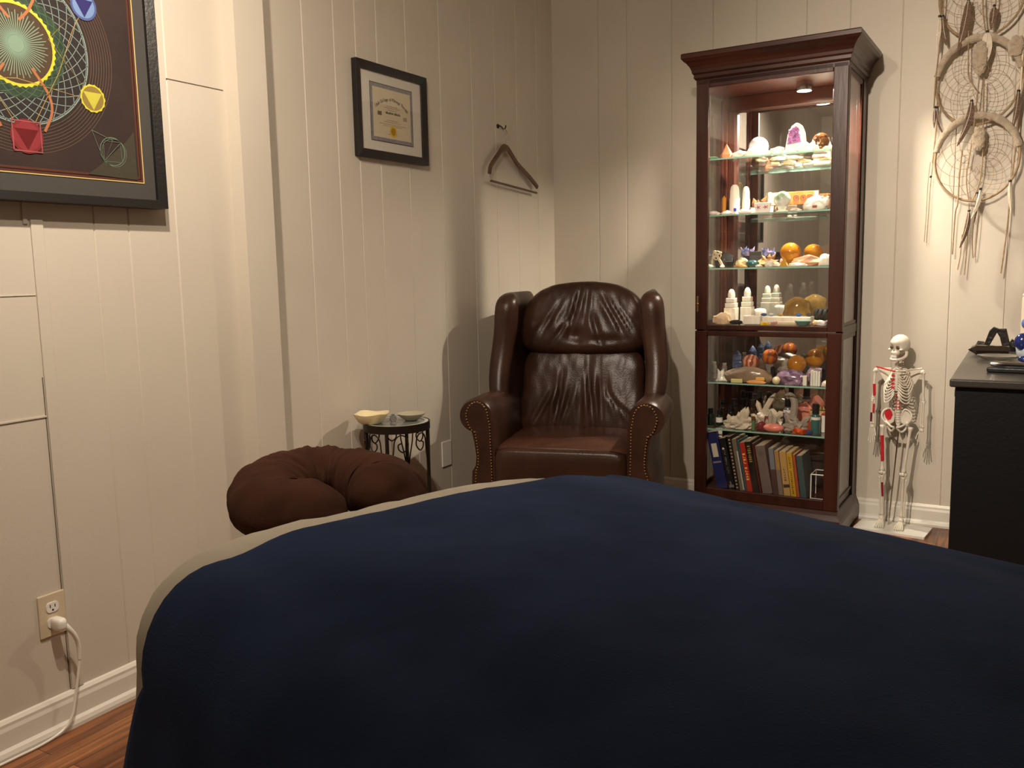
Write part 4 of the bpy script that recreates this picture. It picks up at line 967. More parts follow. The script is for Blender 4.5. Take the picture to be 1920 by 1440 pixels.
item('gold_ring_base', 'flat brassy stone under the pale yellow chunk side of the third shelf', 'stone', 'C', 0.196, 0.040, R(0.06, 0.012, 0.012, 65, 0.3), C('brassy_stone', (170, 120, 50)))
m = MB().sphere((0, 0, 0.016), 0.016, 24, 14, sc=(1.9, 1.3, 1)); item('teal_egg', 'teal polished egg lying on the third shelf', 'egg', 'C', 0.242, 0.06, m, C('teal_stone', (58, 104, 104), rough=0.1, var=0.5, vscale=40, bump=0.0, coat=0.5), True)
m = MB(); m.rock((0, 0, 0), 0.10, 0.05, 0.035, 66, 0.45)
for d_, L_2 in (((-.7, 0, 1), .055), ((.5, 0, .8), .06), ((.1, 0, 1), .05), ((.9, 0, .4), .05)): m.crystal((0, 0, 0.01), d_, L_2, 0.009, 0.3, 5)
item('brown_branch_crystal', 'brown spiky branching crystal left of the golden ball', 'crystal cluster', 'C', 0.284, 0.17, m, C('ochre_brown', (168, 128, 84), var=0.4, vscale=40))
item('pink_pebble', 'small pink pebble perched behind the branching crystal', 'stone', 'C', 0.318, 0.29, R(0.032, 0.03, 0.045, 67, 0.15, 3), C('pink_stone', (206, 150, 135)), True)
t = empty('ball_cup', (0, 0, 0)); put(t, 0.378, 0.18, SH['C']+0.0006); tag(t, 'low golden cup under the golden ball on the third shelf', 'stand')
MB().lathe([(0.001, 0), (0.024, 0), (0.024, 0.004), (0.014, 0.012), (0.028, 0.026), (0.022, 0.026), (0.001, 0.012)], 20).build('cup', C('amber2', (200, 150, 60), rough=0.15, trans=0.3), t, smooth=True)
item('golden_sphere', 'bright golden translucent ball in the middle of the third shelf', 'crystal ball', 'C', 0.378, 0.18, S(0.045), citrine, True, dz=0.0165)
item('tan_slab', 'reddish tan elongated rock right of the golden ball', 'stone', 'C', 0.465, 0.15, R(0.125, 0.05, 0.045, 68, 0.35), C('tan_slab', (170, 118, 84), var=0.4, vscale=18), rz=0.1)
item('white_ball_stone', 'rounded white stone at the right end of the third shelf', 'stone', 'C', 0.552, 0.085, R(0.066, 0.05, 0.050, 69, 0.12, 3), whq, True)
item('orgone_pyramid', 'tiny golden pyramid in front of the golden ball', 'pyramid', 'C', 0.384, 0.045, MB().rings([[(-0.018, -0.014, 0), (0.018, -0.014, 0), (0.018, 0.014, 0), (-0.018, 0.014, 0)], [(-0.002, -0.002, 0.034), (0.002, -0.002, 0.034), (0.002, 0.002, 0.034), (-0.002, 0.002, 0.034)]]), C('gold_pyr', (190, 145, 50), rough=0.2, metal=0.3))
for i, (u, d, w_, h_) in enumerate([(0.318, 0.06, 0.04, 0.028), (0.352, 0.075, 0.05, 0.013), (0.435, 0.075, 0.08, 0.016), (0.055, 0.05, 0.03, 0.018), (0.112, 0.04, 0.02, 0.014), (0.275, 0.05, 0.03, 0.012)]):
    item('pale_pebble', ['round pale pebble below the branching crystal on the third shelf', 'thin pale pebble just left of the tiny golden pyramid', 'long pale pebble right of the tiny golden pyramid', 'pale green pebble at the far left of the third shelf', 'small pale pebble at the foot of the ringed cross', 'thin pale pebble right of the teal egg'][i], 'stone', 'C', u, d, R(w_, 0.03, h_, 70+i, 0.25), C('pale_green', (190, 205, 170)) if i == 3 else whq)
# shelf D (middle, wooden)
def tower(w_, h_):
    m = MB(); z = 0
    for k, (ww, hh2) in enumerate(((1.0, 0.47), (0.88, 0.14), (0.76, 0.14))):
        m.box(-w_/2*ww, w_/2*ww, -w_/2*ww, w_/2*ww, z, z+h_*hh2-0.001); z += h_*hh2
    m.lathe([(w_*0.32, z), (w_*0.30, z+h_*0.12), (w_*0.22, z+h_*0.20), (w_*0.1, z+h_*0.245), (0.001, z+h_*0.25)], 16); return m
item('stepped_tower', 'white stepped tower, the nearer of the two on the middle shelf', 'crystal tower', 'D', 0.137, 0.10, tower(0.054, 0.158), selen, True, bevel=0.003)
item('stepped_tower', 'white stepped tower standing a little behind and right of its twin', 'crystal tower', 'D', 0.196, 0.15, tower(0.052, 0.164), selen, True, bevel=0.003)
item('selenite_block', 'low white block behind the right stepped tower', 'crystal block', 'D', 0.235, 0.22, MB().pillow((0, 0, 0.032), 0.055, 0.04, 0.064, 0.4, 0.4, 24, 14), selen, True)
item('selenite_block', 'low white frosted block in front of the right stepped tower', 'crystal block', 'D', 0.243, 0.075, MB().box(-0.038, 0.038, -0.02, 0.02, 0, 0.040), selen, bevel=0.004)
item('peach_rock', 'pale peach lumpy rock in front of the left stepped tower', 'stone', 'D', 0.110, 0.055, R(0.080, 0.045, 0.050, 80, 0.25, 3), C('pale_peach', (222, 190, 150), var=0.25, vscale=40), True)
item('hematite_disc', 'shiny black oval stone at the left front of the middle shelf', 'stone', 'D', 0.176, 0.045, MB().sphere((0, 0, 0.011), 0.011, 24, 12, sc=(2.8, 1.6, 1)), C('hematite', (20, 22, 26), rough=0.08, metal=0.3, bump=0), True)
item('selenite_bar', 'long white slab lying across the middle shelf', 'crystal slab', 'D', 0.378, 0.135, MB().box(-0.112, 0.112, -0.040, 0.038, 0, 0.034), selen, bevel=0.003)
tum = [(-0.118+0.02, 'dark blue', (50, 60, 110), 'at the left end of the long white slab'), (-0.065, 'silvery grey', (150, 145, 150), 'second from the left on the long white slab'), (-0.025, 'tan', (160, 125, 80), 'left of the middle of the long white slab'), (0.055, 'bright blue', (70, 110, 190), 'right of the middle of the long white slab'), (0.10, 'dark grey', (80, 78, 78), 'at the right end of the long white slab')]
for x, cn, rgb, where in tum:
    item('tumbled_stone', cn+' tumbled pebble '+where, 'stone', 'D', 0.378+x, 0.12, MB().sphere((0, 0, 0.007), 0.007, 16, 10, sc=(2.0, 1.5, 1)), C('tumbled_'+cn.replace(' ', '_'), rgb, rough=0.1, bump=0), True, dz=0.0352, group=None)
item('citrine_lump', 'large smoky yellow rounded crystal lump on the middle shelf', 'crystal', 'D', 0.402, 0.228, R(0.128, 0.08, 0.118, 81, 0.12, 3), C('smoky_yellow', (212, 178, 104), rough=0.05, trans=0.6, coat=0.5, col2=lin((160, 124, 66)), vscale=16, bump=0.1), True, dz=0.0006)
m = MB()
t = empty('stone_bangles', (0, 0, 0)); put(t, 0.522, 0.215, SH['D']+0.0006, math.radians(20)); tag(t, 'row of dark grey glassy rings standing on edge at the right of the middle shelf', 'bangles')
for i in range(4):
    q = MB(); q.tube([(0.026*math.cos(a), 0, 0.026*math.sin(a)) for a in [2*PI*j/28 for j in range(28)]], 0.0075, 10, closed=True, mtx=Matrix.Translation((-0.03+0.021*i, 0.010*i, 0.034)) @ Matrix.Rotation(math.radians(62), 4, 'Z')); q.build('ring', C('bangle_grey', (62, 64, 62), rough=0.08, trans=0.2, var=0.5, vscale=60), t, smooth=True)
item('teal_dish', 'small pale teal glass dish at the right front of the middle shelf', 'dish', 'D', 0.468, 0.052, MB().lathe([(0.001, 0), (0.020, 0), (0.036, 0.020), (0.034, 0.021), (0.018, 0.005), (0.001, 0.005)], 24), C('teal_dish', (120, 150, 138), rough=0.15, trans=0.2), True)
item('yellow_star_stone', 'bright yellow star-shaped bit at the front of the middle shelf', 'ornament', 'D', 0.306, 0.036, MB().prism(star_ring(0.019, 0.011, 5, 0, 0), 0, 0.013, 'z'), C('bright_yellow', (226, 186, 30)), bevel=0.002)
m = MB()
for i in range(7): m.crystal((random.uniform(-.008, .008), 0, 0.0), (random.uniform(-.7, .7), random.uniform(-.3, .3), 1), random.uniform(.016, .026), 0.005, 0.4)
item('pink_crystal', 'little pinkish spiky crystal right of the yellow star', 'crystal cluster', 'D', 0.348, 0.036, m, C('dusty_pink', (170, 120, 110)))
m = MB(); m.box(-0.105, 0.105, -0.003, 0.003, 0.009, 0.013)
for i in range(52): m.box(-0.104+i*0.004, -0.102+i*0.004, -0.003, 0.003, 0, 0.009)
item('wooden_comb', 'long fine-toothed pale comb along the front of the middle shelf', 'comb', 'D', 0.342, 0.072, m, C('comb_pale', (220, 196, 165)))
for i, (u, d, rgb) in enumerate([(0.545, 0.055, (210, 200, 195)), (0.520, 0.085, (190, 150, 110)), (0.572, 0.08, (90, 70, 80)), (0.565, 0.17, (225, 215, 190))]):
    item('polished_stone', ['clear polished stone in front of the grey rings', 'amber-tinted stone right of the teal dish', 'dark purple stone at the right end of the middle shelf', 'pale stone behind the right door stile on the middle shelf'][i], 'stone', 'D', u, d, R(0.045, 0.03, 0.024, 90+i, 0.2), C('pol_%d' % i, rgb, rough=0.12))
# shelf E
def onstand(sh, u, d, r, h_, m_, lab, slab):
    t = empty('ball_stand', (0, 0, 0)); put(t, u, d, SH[sh]+0.0006); tag(t, slab, 'stand')
    MB().lathe([(r*0.42, 0), (r*0.52, 0), (r*0.36, h_*0.5), (r*0.60, h_), (r*0.50, h_), (r*0.26, h_*0.5), (r*0.42, 0)], 24).build('cup', clearq, t, smooth=True)
    item('stone_sphere', lab, 'crystal ball', sh, u, d, S(r), m_, True, dz=h_-r*0.13)
onstand('E', 0.222, 0.13, 0.039, 0.050, jasp, 'red and pink veined stone ball, leftmost on the shelf of four balls', 'clear stand under the red veined ball')
onstand('E', 0.284, 0.22, 0.037, 0.072, ojasp, 'orange and red stone ball between the red ball and the yellow balls', 'clear stand under the orange and red ball')
onstand('E', 0.425, 0.14, 0.042, 0.046, yelc, 'yellow stone ball, the lower left of the two yellow ones', 'clear stand under the lower yellow ball')
onstand('E', 0.486, 0.22, 0.042, 0.068, yelc, 'yellow stone ball, the upper right of the two yellow ones', 'clear stand under the upper yellow ball')
def ltower(w_, h_):
    m = MB(); m.lathe([(0.001, 0), (w_/2, 0), (w_/2, h_*0.30), (w_*0.42, h_*0.33), (w_*0.5, h_*0.38), (w_*0.5, h_*0.56), (w_*0.42, h_*0.60), (w_*0.46, h_*0.66), (w_*0.44, h_*0.82), (w_*0.2, h_*0.94), (0.001, h_)], 8); return m
item('lapis_tower', 'dark blue carved tower at the back left of the shelf of balls, nearer one', 'crystal tower', 'E', 0.136, 0.20, ltower(0.046, 0.135), lapis)
item('lapis_tower', 'dark blue carved tower farther back, partly behind the other blue one', 'crystal tower', 'E', 0.190, 0.27, ltower(0.042, 0.150), lapis)
for i, (u, d, h_) in enumerate([(0.040, 0.16, 0.078), (0.083, 0.18, 0.072)]):
    t = empty('corked_vial', (0, 0, 0)); put(t, u, d, SH['E']+0.0006); tag(t, ['small glass vial of white chips at the far left of the shelf of balls', 'small glass vial with a grey filling beside the blue towers'][i], 'vial')
    MB().lathe([(0.001, 0), (0.013, 0), (0.013, h_*0.75), (0.009, h_*0.85), (0.001, h_*0.86)], 16).build('glass', C('vial_grey', (150, 140, 128), rough=0.1, trans=0.3, var=0.4, vscale=50), t, smooth=True)
    MB().lathe([(0.001, h_*0.86), (0.009, h_*0.86), (0.010, h_), (0.001, h_)], 12).build('stopper', C('vial_cap', (160, 150, 130)), t, smooth=True)
m = MB(); m.rock((0, 0, 0), 0.07, 0.04, 0.02, 95, 0.3)
for i in range(15): m.crystal((random.uniform(-.03, .03), random.uniform(-.01, .01), 0.007), (random.uniform(-.5, .5), random.uniform(-.3, .3), 1), random.uniform(.028, .055), 0.006, 0.3)
item('white_needle_cluster', 'spiky white crystal cluster at the left of the shelf of balls', 'crystal cluster', 'E', 0.112, 0.08, m, whq)
item('smoky_slab', 'wide rounded smoky translucent boulder in front of the red ball', 'stone', 'E', 0.226, 0.075, R(0.22, 0.06, 0.070, 96, 0.10, 3), C('smoky_beige', (150, 126, 100), rough=0.15, var=0.4, vscale=14, bump=0.2), True)
item('yellow_flat_stone', 'flat pale yellow stone left of the orange slab, front of the shelf of balls', 'stone', 'E', 0.186, 0.036, MB().box(-0.026, 0.026, -0.008, 0.008, 0, 0.018), C('flat_yellow', (206, 196, 130)), rz=0.1, bevel=0.003)
item('orange_flat_stone', 'flat orange-cream layered stone at the front of the shelf of balls', 'stone', 'E', 0.276, 0.034, R(0.085, 0.012, 0.018, 97, 0.15), C('flat_orange', (226, 156, 84)))
item('orange_cube_stone', 'small orange-yellow cube lying on the layered stone', 'stone', 'E', 0.292, 0.036, MB().box(-0.020, 0.020, -0.006, 0.006, 0, 0.014), C('cube_orange', (228, 176, 90)), dz=0.016, bevel=0.002)
m = MB()
for p_ in ((0, 0, 0, 0.075, 0.010), (0.010, -0.006, 0.15, 0.045, 0.007), (-0.009, -0.004, -0.2, 0.036, 0.006)): m.crystal((p_[0], p_[1], 0), (p_[2], 0, 1), p_[3], p_[4], 0.08, 6, 0.006)
item('tourmaline_column', 'black ribbed crystal column between the smoky boulder and the grey rock', 'crystal', 'E', 0.330, 0.10, m, tourm)
item('cream_ball', 'small cream ball at the front between smoky boulder and purple rock', 'ball', 'E', 0.360, 0.045, S(0.0175), C('cream_ball', (220, 205, 165), bump=0.3), True)
item('rough_grey_rock', 'rough grey-white rock behind the black ribbed column', 'stone', 'E', 0.370, 0.215, R(0.088, 0.06, 0.082, 98, 0.40, 3, 3), greyq)
item('amethyst_rock', 'glassy lilac amethyst rock at the front right of the shelf of balls', 'stone', 'E', 0.415, 0.08, R(0.130, 0.055, 0.064, 99, 0.30, 3), lilac)
item('amethyst_rock', 'pale lilac amethyst rock at the back right below the upper yellow ball', 'stone', 'E', 0.515, 0.155, R(0.125, 0.05, 0.066, 101, 0.28, 3), C('pale_lilac', (168, 140, 156), var=0.25, vscale=20))
item('brown_boulder', 'brown rounded boulder at the back behind the orange ball', 'stone', 'E', 0.285, 0.315, R(0.20, 0.06, 0.100, 102, 0.12, 3), C('brown_boulder', (84, 66, 54), var=0.3, vscale=18, rough=0.3), True)
for kind, lab, u, d, w_, h_, mm in (('selenite_stick', 'short pale square stick right of the lilac rock', 0.481, 0.06, 0.016, 0.042, selen), ('purple_stick', 'short purple square stick between two pale sticks', 0.500, 0.10, 0.016, 0.050, C('purple_stick', (66, 36, 76))),
                                 ('selenite_stick', 'broad pale upright stick left of the black column at right', 0.524, 0.065, 0.042, 0.066, selen), ('black_column', 'black upright crystal column near the right end of the shelf of balls', 0.557, 0.10, 0.030, 0.074, tourm)):
    m = MB()
    if 'broad' in lab:
        for k in range(4): m.box(-0.02+0.0105*k, -0.0105+0.0105*k, -0.01, 0.01, 0, h_-(0.003*(k % 2)))
    elif 'black' in lab:
        for k in range(5): m.crystal((-0.010+0.005*k, 0.004*(k % 2), 0), (0, 0, 1), h_-(0.004*(k % 3)), 0.006, 0.05, 6, 0.005)
    else: m.box(-w_/2, w_/2, -w_/2, w_/2, 0, h_)
    item(kind, lab, 'crystal', 'E', u, d, m, mm)
item('red_stone', 'small red stone against the mirror side at the right of the shelf of balls', 'stone', 'E', 0.585, 0.19, R(0.04, 0.04, 0.055, 103, 0.2), C('red_stone', (170, 50, 46)))
item('cream_stone', 'small cream stone at the right front of the shelf of balls', 'stone', 'E', 0.568, 0.050, R(0.032, 0.025, 0.024, 104, 0.3), whq)
# shelf F
def bottle(label, u, d, h_, r_, glassm, white_label=False, sh='F', cap=0.30):
    t = empty('dropper_bottle', (0, 0, 0)); put(t, u, d, SH[sh]+0.0006); tag(t, label, 'bottle')
    hb = h_*(1-cap)
    MB().lathe([(0.001, 0), (r_, 0), (r_, hb*0.85), (r_*0.6, hb), (0.001, hb)], 18).build('glass_body', glassm, t, smooth=True)
    MB().lathe([(0.001, hb), (r_*0.78, hb), (r_*0.72, h_), (0.001, h_)], 18).build('cap', M['black'], t, smooth=True)
    la, lb = (0.25, 0.72) if h_ < 0.1 else (0.70, 0.84)
    if white_label or h_ > 0.125: MB().lathe([(r_+0.0003, hb*la), (r_+0.0008, hb*la), (r_+0.0008, hb*lb), (r_+0.0003, hb*lb), (r_+0.0003, hb*la)], 18).build('paper_label', M['white'], t)
bg = C('bottle_green', (30, 48, 34), rough=0.08, trans=0.15, bump=0); bb = C('bottle_brown', (34, 22, 14), rough=0.08, trans=0.1, bump=0); bt = C('bottle_teal', (60, 110, 104), rough=0.1, trans=0.25, bump=0)
bottle('dark green bottle at the far left of the bottle shelf', 0.040, 0.11, 0.080, 0.0165, bg)
bottle('dark green bottle with a white label, second from the left', 0.076, 0.13, 0.072, 0.015, bg, True)
bottle('brown black-capped bottle half hidden behind the left quartz cluster', 0.110, 0.20, 0.085, 0.0165, bb)
bottle('brown black-capped bottle in the back row at left', 0.060, 0.24, 0.105, 0.017, bb)
bottle('brown black-capped bottle in the back row, second from the left', 0.105, 0.27, 0.105, 0.017, bb)
bottle('brown black-capped bottle in the back row, third from the left', 0.150, 0.26, 0.110, 0.017, bb)
bottle('brown black-capped bottle in the back row, fourth from the left', 0.195, 0.25, 0.108, 0.017, bb)
bottle('black-capped bottle behind the small upright quartz in the middle', 0.292, 0.20, 0.128, 0.018, C('bottle_greyblue', (110, 112, 110), rough=0.1, bump=0), True)
bottle('black-capped bottle beside the horn-shaped quartz', 0.372, 0.22, 0.132, 0.021, M['bottle_greyblue'], True)
bottle('teal bottle with a tall black cap at the right of the bottle shelf', 0.521, 0.10, 0.130, 0.020, bt, True, cap=0.33)
def clus(w_, base_h, pts_, seed):
    m = MB(); m.rock((0, 0, 0), w_, 0.06, base_h, seed, 0.4, 3, 3)
    for x, z, d_, L2, r_ in pts_: m.crystal((x, 0, z), d_, L2, r_, 0.3)
    return m
qc = C('cloudy_quartz', (222, 208, 182), rough=0.2, sss=0.2, var=0.3, vscale=30, bump=0.3)
item('quartz_cluster', 'cream quartz cluster with a slanting bright point, left on the bottle shelf', 'crystal cluster', 'F', 0.190, 0.085, clus(0.140, 0.055, [(-.02, .02, (.55, 0, 1), .092, .011), (.015, .02, (.25, 0, 1), .085, .015), (-.045, .02, (-.3, 0, 1), .045, .012), (.045, .02, (.7, 0, .6), .05, .011), (.0, .02, (-.1, -.2, 1), .06, .012), (-.055, .01, (-.9, 0, .5), .03, .010)], 110), qc)
item('quartz_cluster', 'quartz cluster with the tallest slanting point on the bottle shelf', 'crystal cluster', 'F', 0.300, 0.145, clus(0.100, 0.09, [(-.02, .07, (.55, 0, 1), .108, .014), (-.03, .06, (-.35, 0, 1), .070, .012), (.035, .05, (.8, 0, .7), .045, .016), (-.045, .04, (-.8, 0, .4), .04, .012)], 111), qc)
item('quartz_point', 'small upright cloudy quartz with two tips behind the pink egg', 'crystal', 'F', 0.330, 0.075, clus(0.035, 0.03, [(0, .01, (0, 0, 1), .085, .012), (.012, .01, (.2, 0, 1), .060, .010), (-.012, .01, (-.1, 0, 1), .045, .009)], 112), C('cloudy_grey_quartz', (190, 182, 165), rough=0.15, trans=0.3))
m = clus(0.095, 0.05, [(-.02, .02, (-.35, 0, 1), .07, .014), (.02, .02, (.8, 0, .8), .07, .012), (.03, .02, (.4, 0, 1), .055, .012), (.0, .01, (.1, -.2, 1), .06, .012)], 113)
hp = spline([(-0.012, 0, 0.05), (-0.004, 0, 0.10), (-0.006, 0, 0.135), (-0.022, 0, 0.158), (-0.040, 0, 0.150)], 6); m.tube(hp, lambda k: 0.017-0.004*k, 7)
item('horn_quartz', 'translucent quartz cluster with a tall horn bending left', 'crystal cluster', 'F', 0.425, 0.13, m, C('translucent_quartz', (196, 184, 166), rough=0.12, trans=0.35, var=0.2))
item('rose_egg', 'pink polished egg lying at the front of the bottle shelf', 'egg', 'F', 0.352, 0.045, MB().sphere((0, 0, 0.020), 0.020, 32, 16, sc=(2.3, 1.3, 1)), rosq, True)
item('carnelian_chip', 'bright orange faceted stone right of the pink egg', 'stone', 'F', 0.464, 0.045, R(0.050, 0.03, 0.028, 114, 0.5), orng)
m = MB(); m.crystal((0, 0, 0), (0, 0, 1), 0.048, 0.011, 0.2); item('orange_point', 'small upright orange stone left of the teal bottle', 'stone', 'F', 0.490, 0.13, m, C('brick_orange', (160, 70, 40)))
item('pink_reflection_stone', 'pink and cream rounded stone standing in for a mirror reflection at the back right of the bottle shelf', 'stone', 'F', 0.432, 0.28, R(0.075, 0.05, 0.105, 115, 0.15, 3), rosq, True)  # solid shape in place of a pink bowl's reflection in the mirror
m = MB(); m.rock((0, 0, 0), 0.11, 0.05, 0.07, 116, 0.3, 3)
for i in range(7): m.crystal((-0.045+0.015*i, 0, 0.055), (random.uniform(-.3, .3), 0, 1), random.uniform(.03, .055), 0.009, 0.6)
item('spiked_coral', 'yellowish jagged coral piece at the back right of the bottle shelf', 'coral', 'F', 0.515, 0.24, m, C('coral_cream', (205, 178, 120), var=0.35, vscale=30))
t = empty('small_white_box', (0, 0, 0)); put(t, 0.575, 0.15, SH['F']+0.0006); tag(t, 'small white carton at the right end of the bottle shelf', 'box'); MB().box(-0.035, 0.035, -0.02, 0.02, 0, 0.075).build('carton', M['white'], t, bevel=0.001); MB().box(-0.036, 0.036, -0.021, 0.021, 0.0755, 0.083).build('lid', C('lid_red', (170, 60, 46)), t)
item('dark_red_stone', 'dark red stone below the middle bottles', 'stone', 'F', 0.288, 0.075, R(0.035, 0.03, 0.040, 117, 0.2, 3), C('maroon', (110, 40, 44), rough=0.15), True)
item('dark_red_stone', 'dark pink tall stone left of the small upright quartz', 'stone', 'F', 0.306, 0.105, R(0.030, 0.03, 0.062, 118, 0.2, 3), C('plum', (122, 48, 54), rough=0.15), True)
t = empty('test_vial', (0, 0, 0)); put(t, 0.258, 0.055, SH['F']+0.0006); tag(t, 'slim greenish vial right of the left quartz cluster', 'vial'); MB().lathe([(0.001, 0), (0.008, 0), (0.008, 0.045), (0.001, 0.046)], 12).build('glass', C('vial_green', (120, 150, 110), rough=0.1, trans=0.4), t, smooth=True); MB().lathe([(0.001, 0.046), (0.009, 0.046), (0.009, 0.062), (0.001, 0.062)], 12).build('cap', C('vial_browncap', (96, 60, 40)), t, smooth=True)
item('blue_stone', 'small dark blue stone left of the teal bottle base', 'stone', 'F', 0.500, 0.065, R(0.035, 0.025, 0.020, 119, 0.3), C('denim_stone', (60, 66, 110)))
# books on the cabinet floor, all leaning to the left
lean = math.radians(10.5)
def marks(m, z0, z1, x, wd, seed, step=0.008, horiz=True):
    random.seed(seed); z = z0
    while z < z1:
        hh2 = step*0.62; 
        m.box(x-wd/2, x+wd/2, -0.0006, 0.0004, z, z+hh2*0.35); m.box(x-wd/2+(wd*0.7 if random.random() > .5 else 0), x-wd/2+wd*0.3+(wd*0.7 if random.random() > .5 else 0), -0.0006, 0.0004, z, z+hh2)
        z += step*(1 if random.random() > 0.12 else 2)
def book(u, wd, h_, dep, rgb, label, d0=0.05, kind='book', extra=None, cat='book', ln=None, pages=True):
    L2 = lean if ln is None else ln
    t = empty(kind, (0, 0, 0)); p = CM @ Vector((u, d0, SH['G']+0.001)); t.location = p
    t.rotation_euler = (0, -L2, CANG); tag(t, label, cat)
    key = 'bk_%d_%d_%d' % rgb
    MB().box(0, wd, 0, dep, 0, h_).build('cover', C(key, rgb, rough=0.45, bump=0.1), t, bevel=0.0015)
    if pages: MB().box(0.002, wd-0.002, 0.003, dep+0.0005, h_-0.002, h_+0.0006).build('pages', C('paper_edge', (196, 184, 156), rough=0.8), t)
    if extra: extra(t, wd, h_)
    return t
def ex_blue(t, wd, h_):
    MB().box(0.012, wd-0.012, -0.0008, 0, h_*0.56, h_*0.80).build('spine_label', C('label_cream', (200, 192, 165)), t)
    MB().box(0.006, wd-0.006, -0.0008, 0, h_*0.455, h_*0.485).build('spine_band', C('label_grey', (130, 120, 120)), t)
def ex_black(t, wd, h_):
    m = MB(); marks(m, 0.08, 0.20, wd*0.5, 0.009, 5); m.build('spine_lettering', C('letter_grey', (120, 112, 104)), t)
    MB().lathe([(0.001, 0), (0.005, 0), (0.005, -0.0008), (0.001, -0.0008)], 12, Matrix.Translation((wd*0.4, 0, h_*0.80)) @ Matrix.Rotation(-PI/2, 4, 'X')).build('spine_emblem', C('label_white', (220, 215, 205)), t)
    m = MB(); m.box(0.006, wd-0.002, -0.0008, 0, 0.012, 0.024); m.box(wd*0.42, wd*0.62, -0.0008, 0, 0.024, 0.04); m.build('publisher_mark', M['letter_grey'], t)
def ex_dots(t, wd, h_):
    m = MB()
    for i in range(15): m.box(wd*0.28, wd*0.72, -0.0008, 0, 0.012+i*0.016, 0.020+i*0.016)
    m.build('spine_dots', C('dot_tan', (165, 140, 110)), t)
def ex_spiral(t, wd, h_):
    m = MB(); n = 44
    pts_ = []
    for i in range(n*8): a = 2*PI*i/8; pts_.append((wd-0.003+0.0035*math.cos(a), -0.0045+0.0045*math.sin(a), 0.008+(h_*0.74)*i/(n*8)))
    m.tube(pts_, 0.0009, 5); m.build('spiral_coil', C('coil_white', (235, 235, 220), rough=0.3), t, smooth=True)
def ex_red(t, wd, h_):
    m = MB(); marks(m, h_*0.24, h_*0.80, wd*0.5, wd*0.5, 8, 0.013); m.build('spine_lettering', C('letter_yellow', (236, 190, 110)), t)
def ex_gold(t, wd, h_):
    m = MB(); marks(m, h_*0.60, h_*0.92, wd*0.5, wd*0.5, 11, 0.010); m.build('spine_lettering', C('letter_gold', (170, 140, 72)), t)
def ex_circ(t, wd, h_):
    MB().lathe([(0.001, 0), (0.013, 0), (0.013, -0.0009), (0.001, -0.0009)], 20, Matrix.Translation((wd*0.5, 0, h_*0.83)) @ Matrix.Rotation(PI/2, 4, 'X')).build('spine_disc', C('label_peach', (190, 168, 140)), t)
def ex_yel(t, wd, h_):
    m = MB(); marks(m, h_*0.08, h_*0.90, wd*0.5, wd*0.30, 13, 0.009); m.build('spine_lettering', C('letter_olive', (92, 74, 20)), t)
def ex_half(t, wd, h_): MB().box(0.0, wd, -0.0007, 0, 0.0, h_*0.55).build('spine_lower_band', C('bandbrown', (72, 52, 48)), t)
def ex_half2(t, wd, h_):
    MB().box(0.0, wd, -0.0007, 0, 0.0, h_*0.58).build('spine_lower_band', C('bandgrey', (118, 106, 100)), t)
def ex_beige(t, wd, h_):
    MB().box(wd*0.1, wd*1.0, -0.0009, 0, h_*0.20, h_*0.27).build('spine_patch', C('patch_dark', (50, 42, 40)), t); m = MB(); marks(m, h_*0.35, h_*0.62, wd*0.5, wd*0.3, 14, 0.012); m.build('spine_lettering', C('letter_tan', (120, 95, 60)), t)
bs = [(0.050, 0.050, 0.268, (30, 34, 84), 'thick dark blue binder with a cream spine label, leftmost of the books', ex_blue), (0.105, 0.030, 0.245, (20, 18, 17), 'black book with grey spine lettering next to the blue binder', ex_black),
      (0.138, 0.018, 0.255, (30, 26, 23), 'black book with a row of tan dots down its spine', ex_dots), (0.158, 0.022, 0.245, (112, 98, 82), 'grey-brown notebook with a white spiral coil', ex_spiral),
      (0.184, 0.006, 0.24, (40, 92, 104), 'very thin teal booklet left of the red book', None), (0.192, 0.024, 0.232, (168, 44, 28), 'red book with yellow letters running down the spine', ex_red),
      (0.219, 0.026, 0.238, (26, 22, 18), 'black book with gold spine lettering right of the red one', ex_gold), (0.249, 0.008, 0.232, (74, 24, 18), 'thin dark red book beside the grey book with a disc', None),
      (0.262, 0.044, 0.222, (104, 92, 86), 'wide grey-mauve book with a pale disc on its spine', ex_circ), (0.310, 0.022, 0.215, (112, 118, 124), 'pale blue-grey book with a dark lower band', ex_half),
      (0.335, 0.019, 0.206, (160, 124, 72), 'tan book with a greyish lower half', ex_half2), (0.357, 0.029, 0.204, (178, 142, 84), 'beige book with a dark patch low on its spine', ex_beige),
      (0.388, 0.024, 0.202, (186, 144, 32), 'yellow book with dark lettering down the spine', ex_yel), (0.414, 0.012, 0.195, (158, 76, 40), 'thin orange book right of the yellow one', None),
      (0.430, 0.026, 0.192, (52, 76, 78), 'dark teal book, rightmost of the leaning books', None)]
for u, wd, h_, rgb, lab, ex in bs: book(u+0.046, wd, h_, 0.15, rgb, lab, extra=ex, ln=lean*(1.15 if u < 0.13 else 1.0 if u < 0.3 else 0.72))
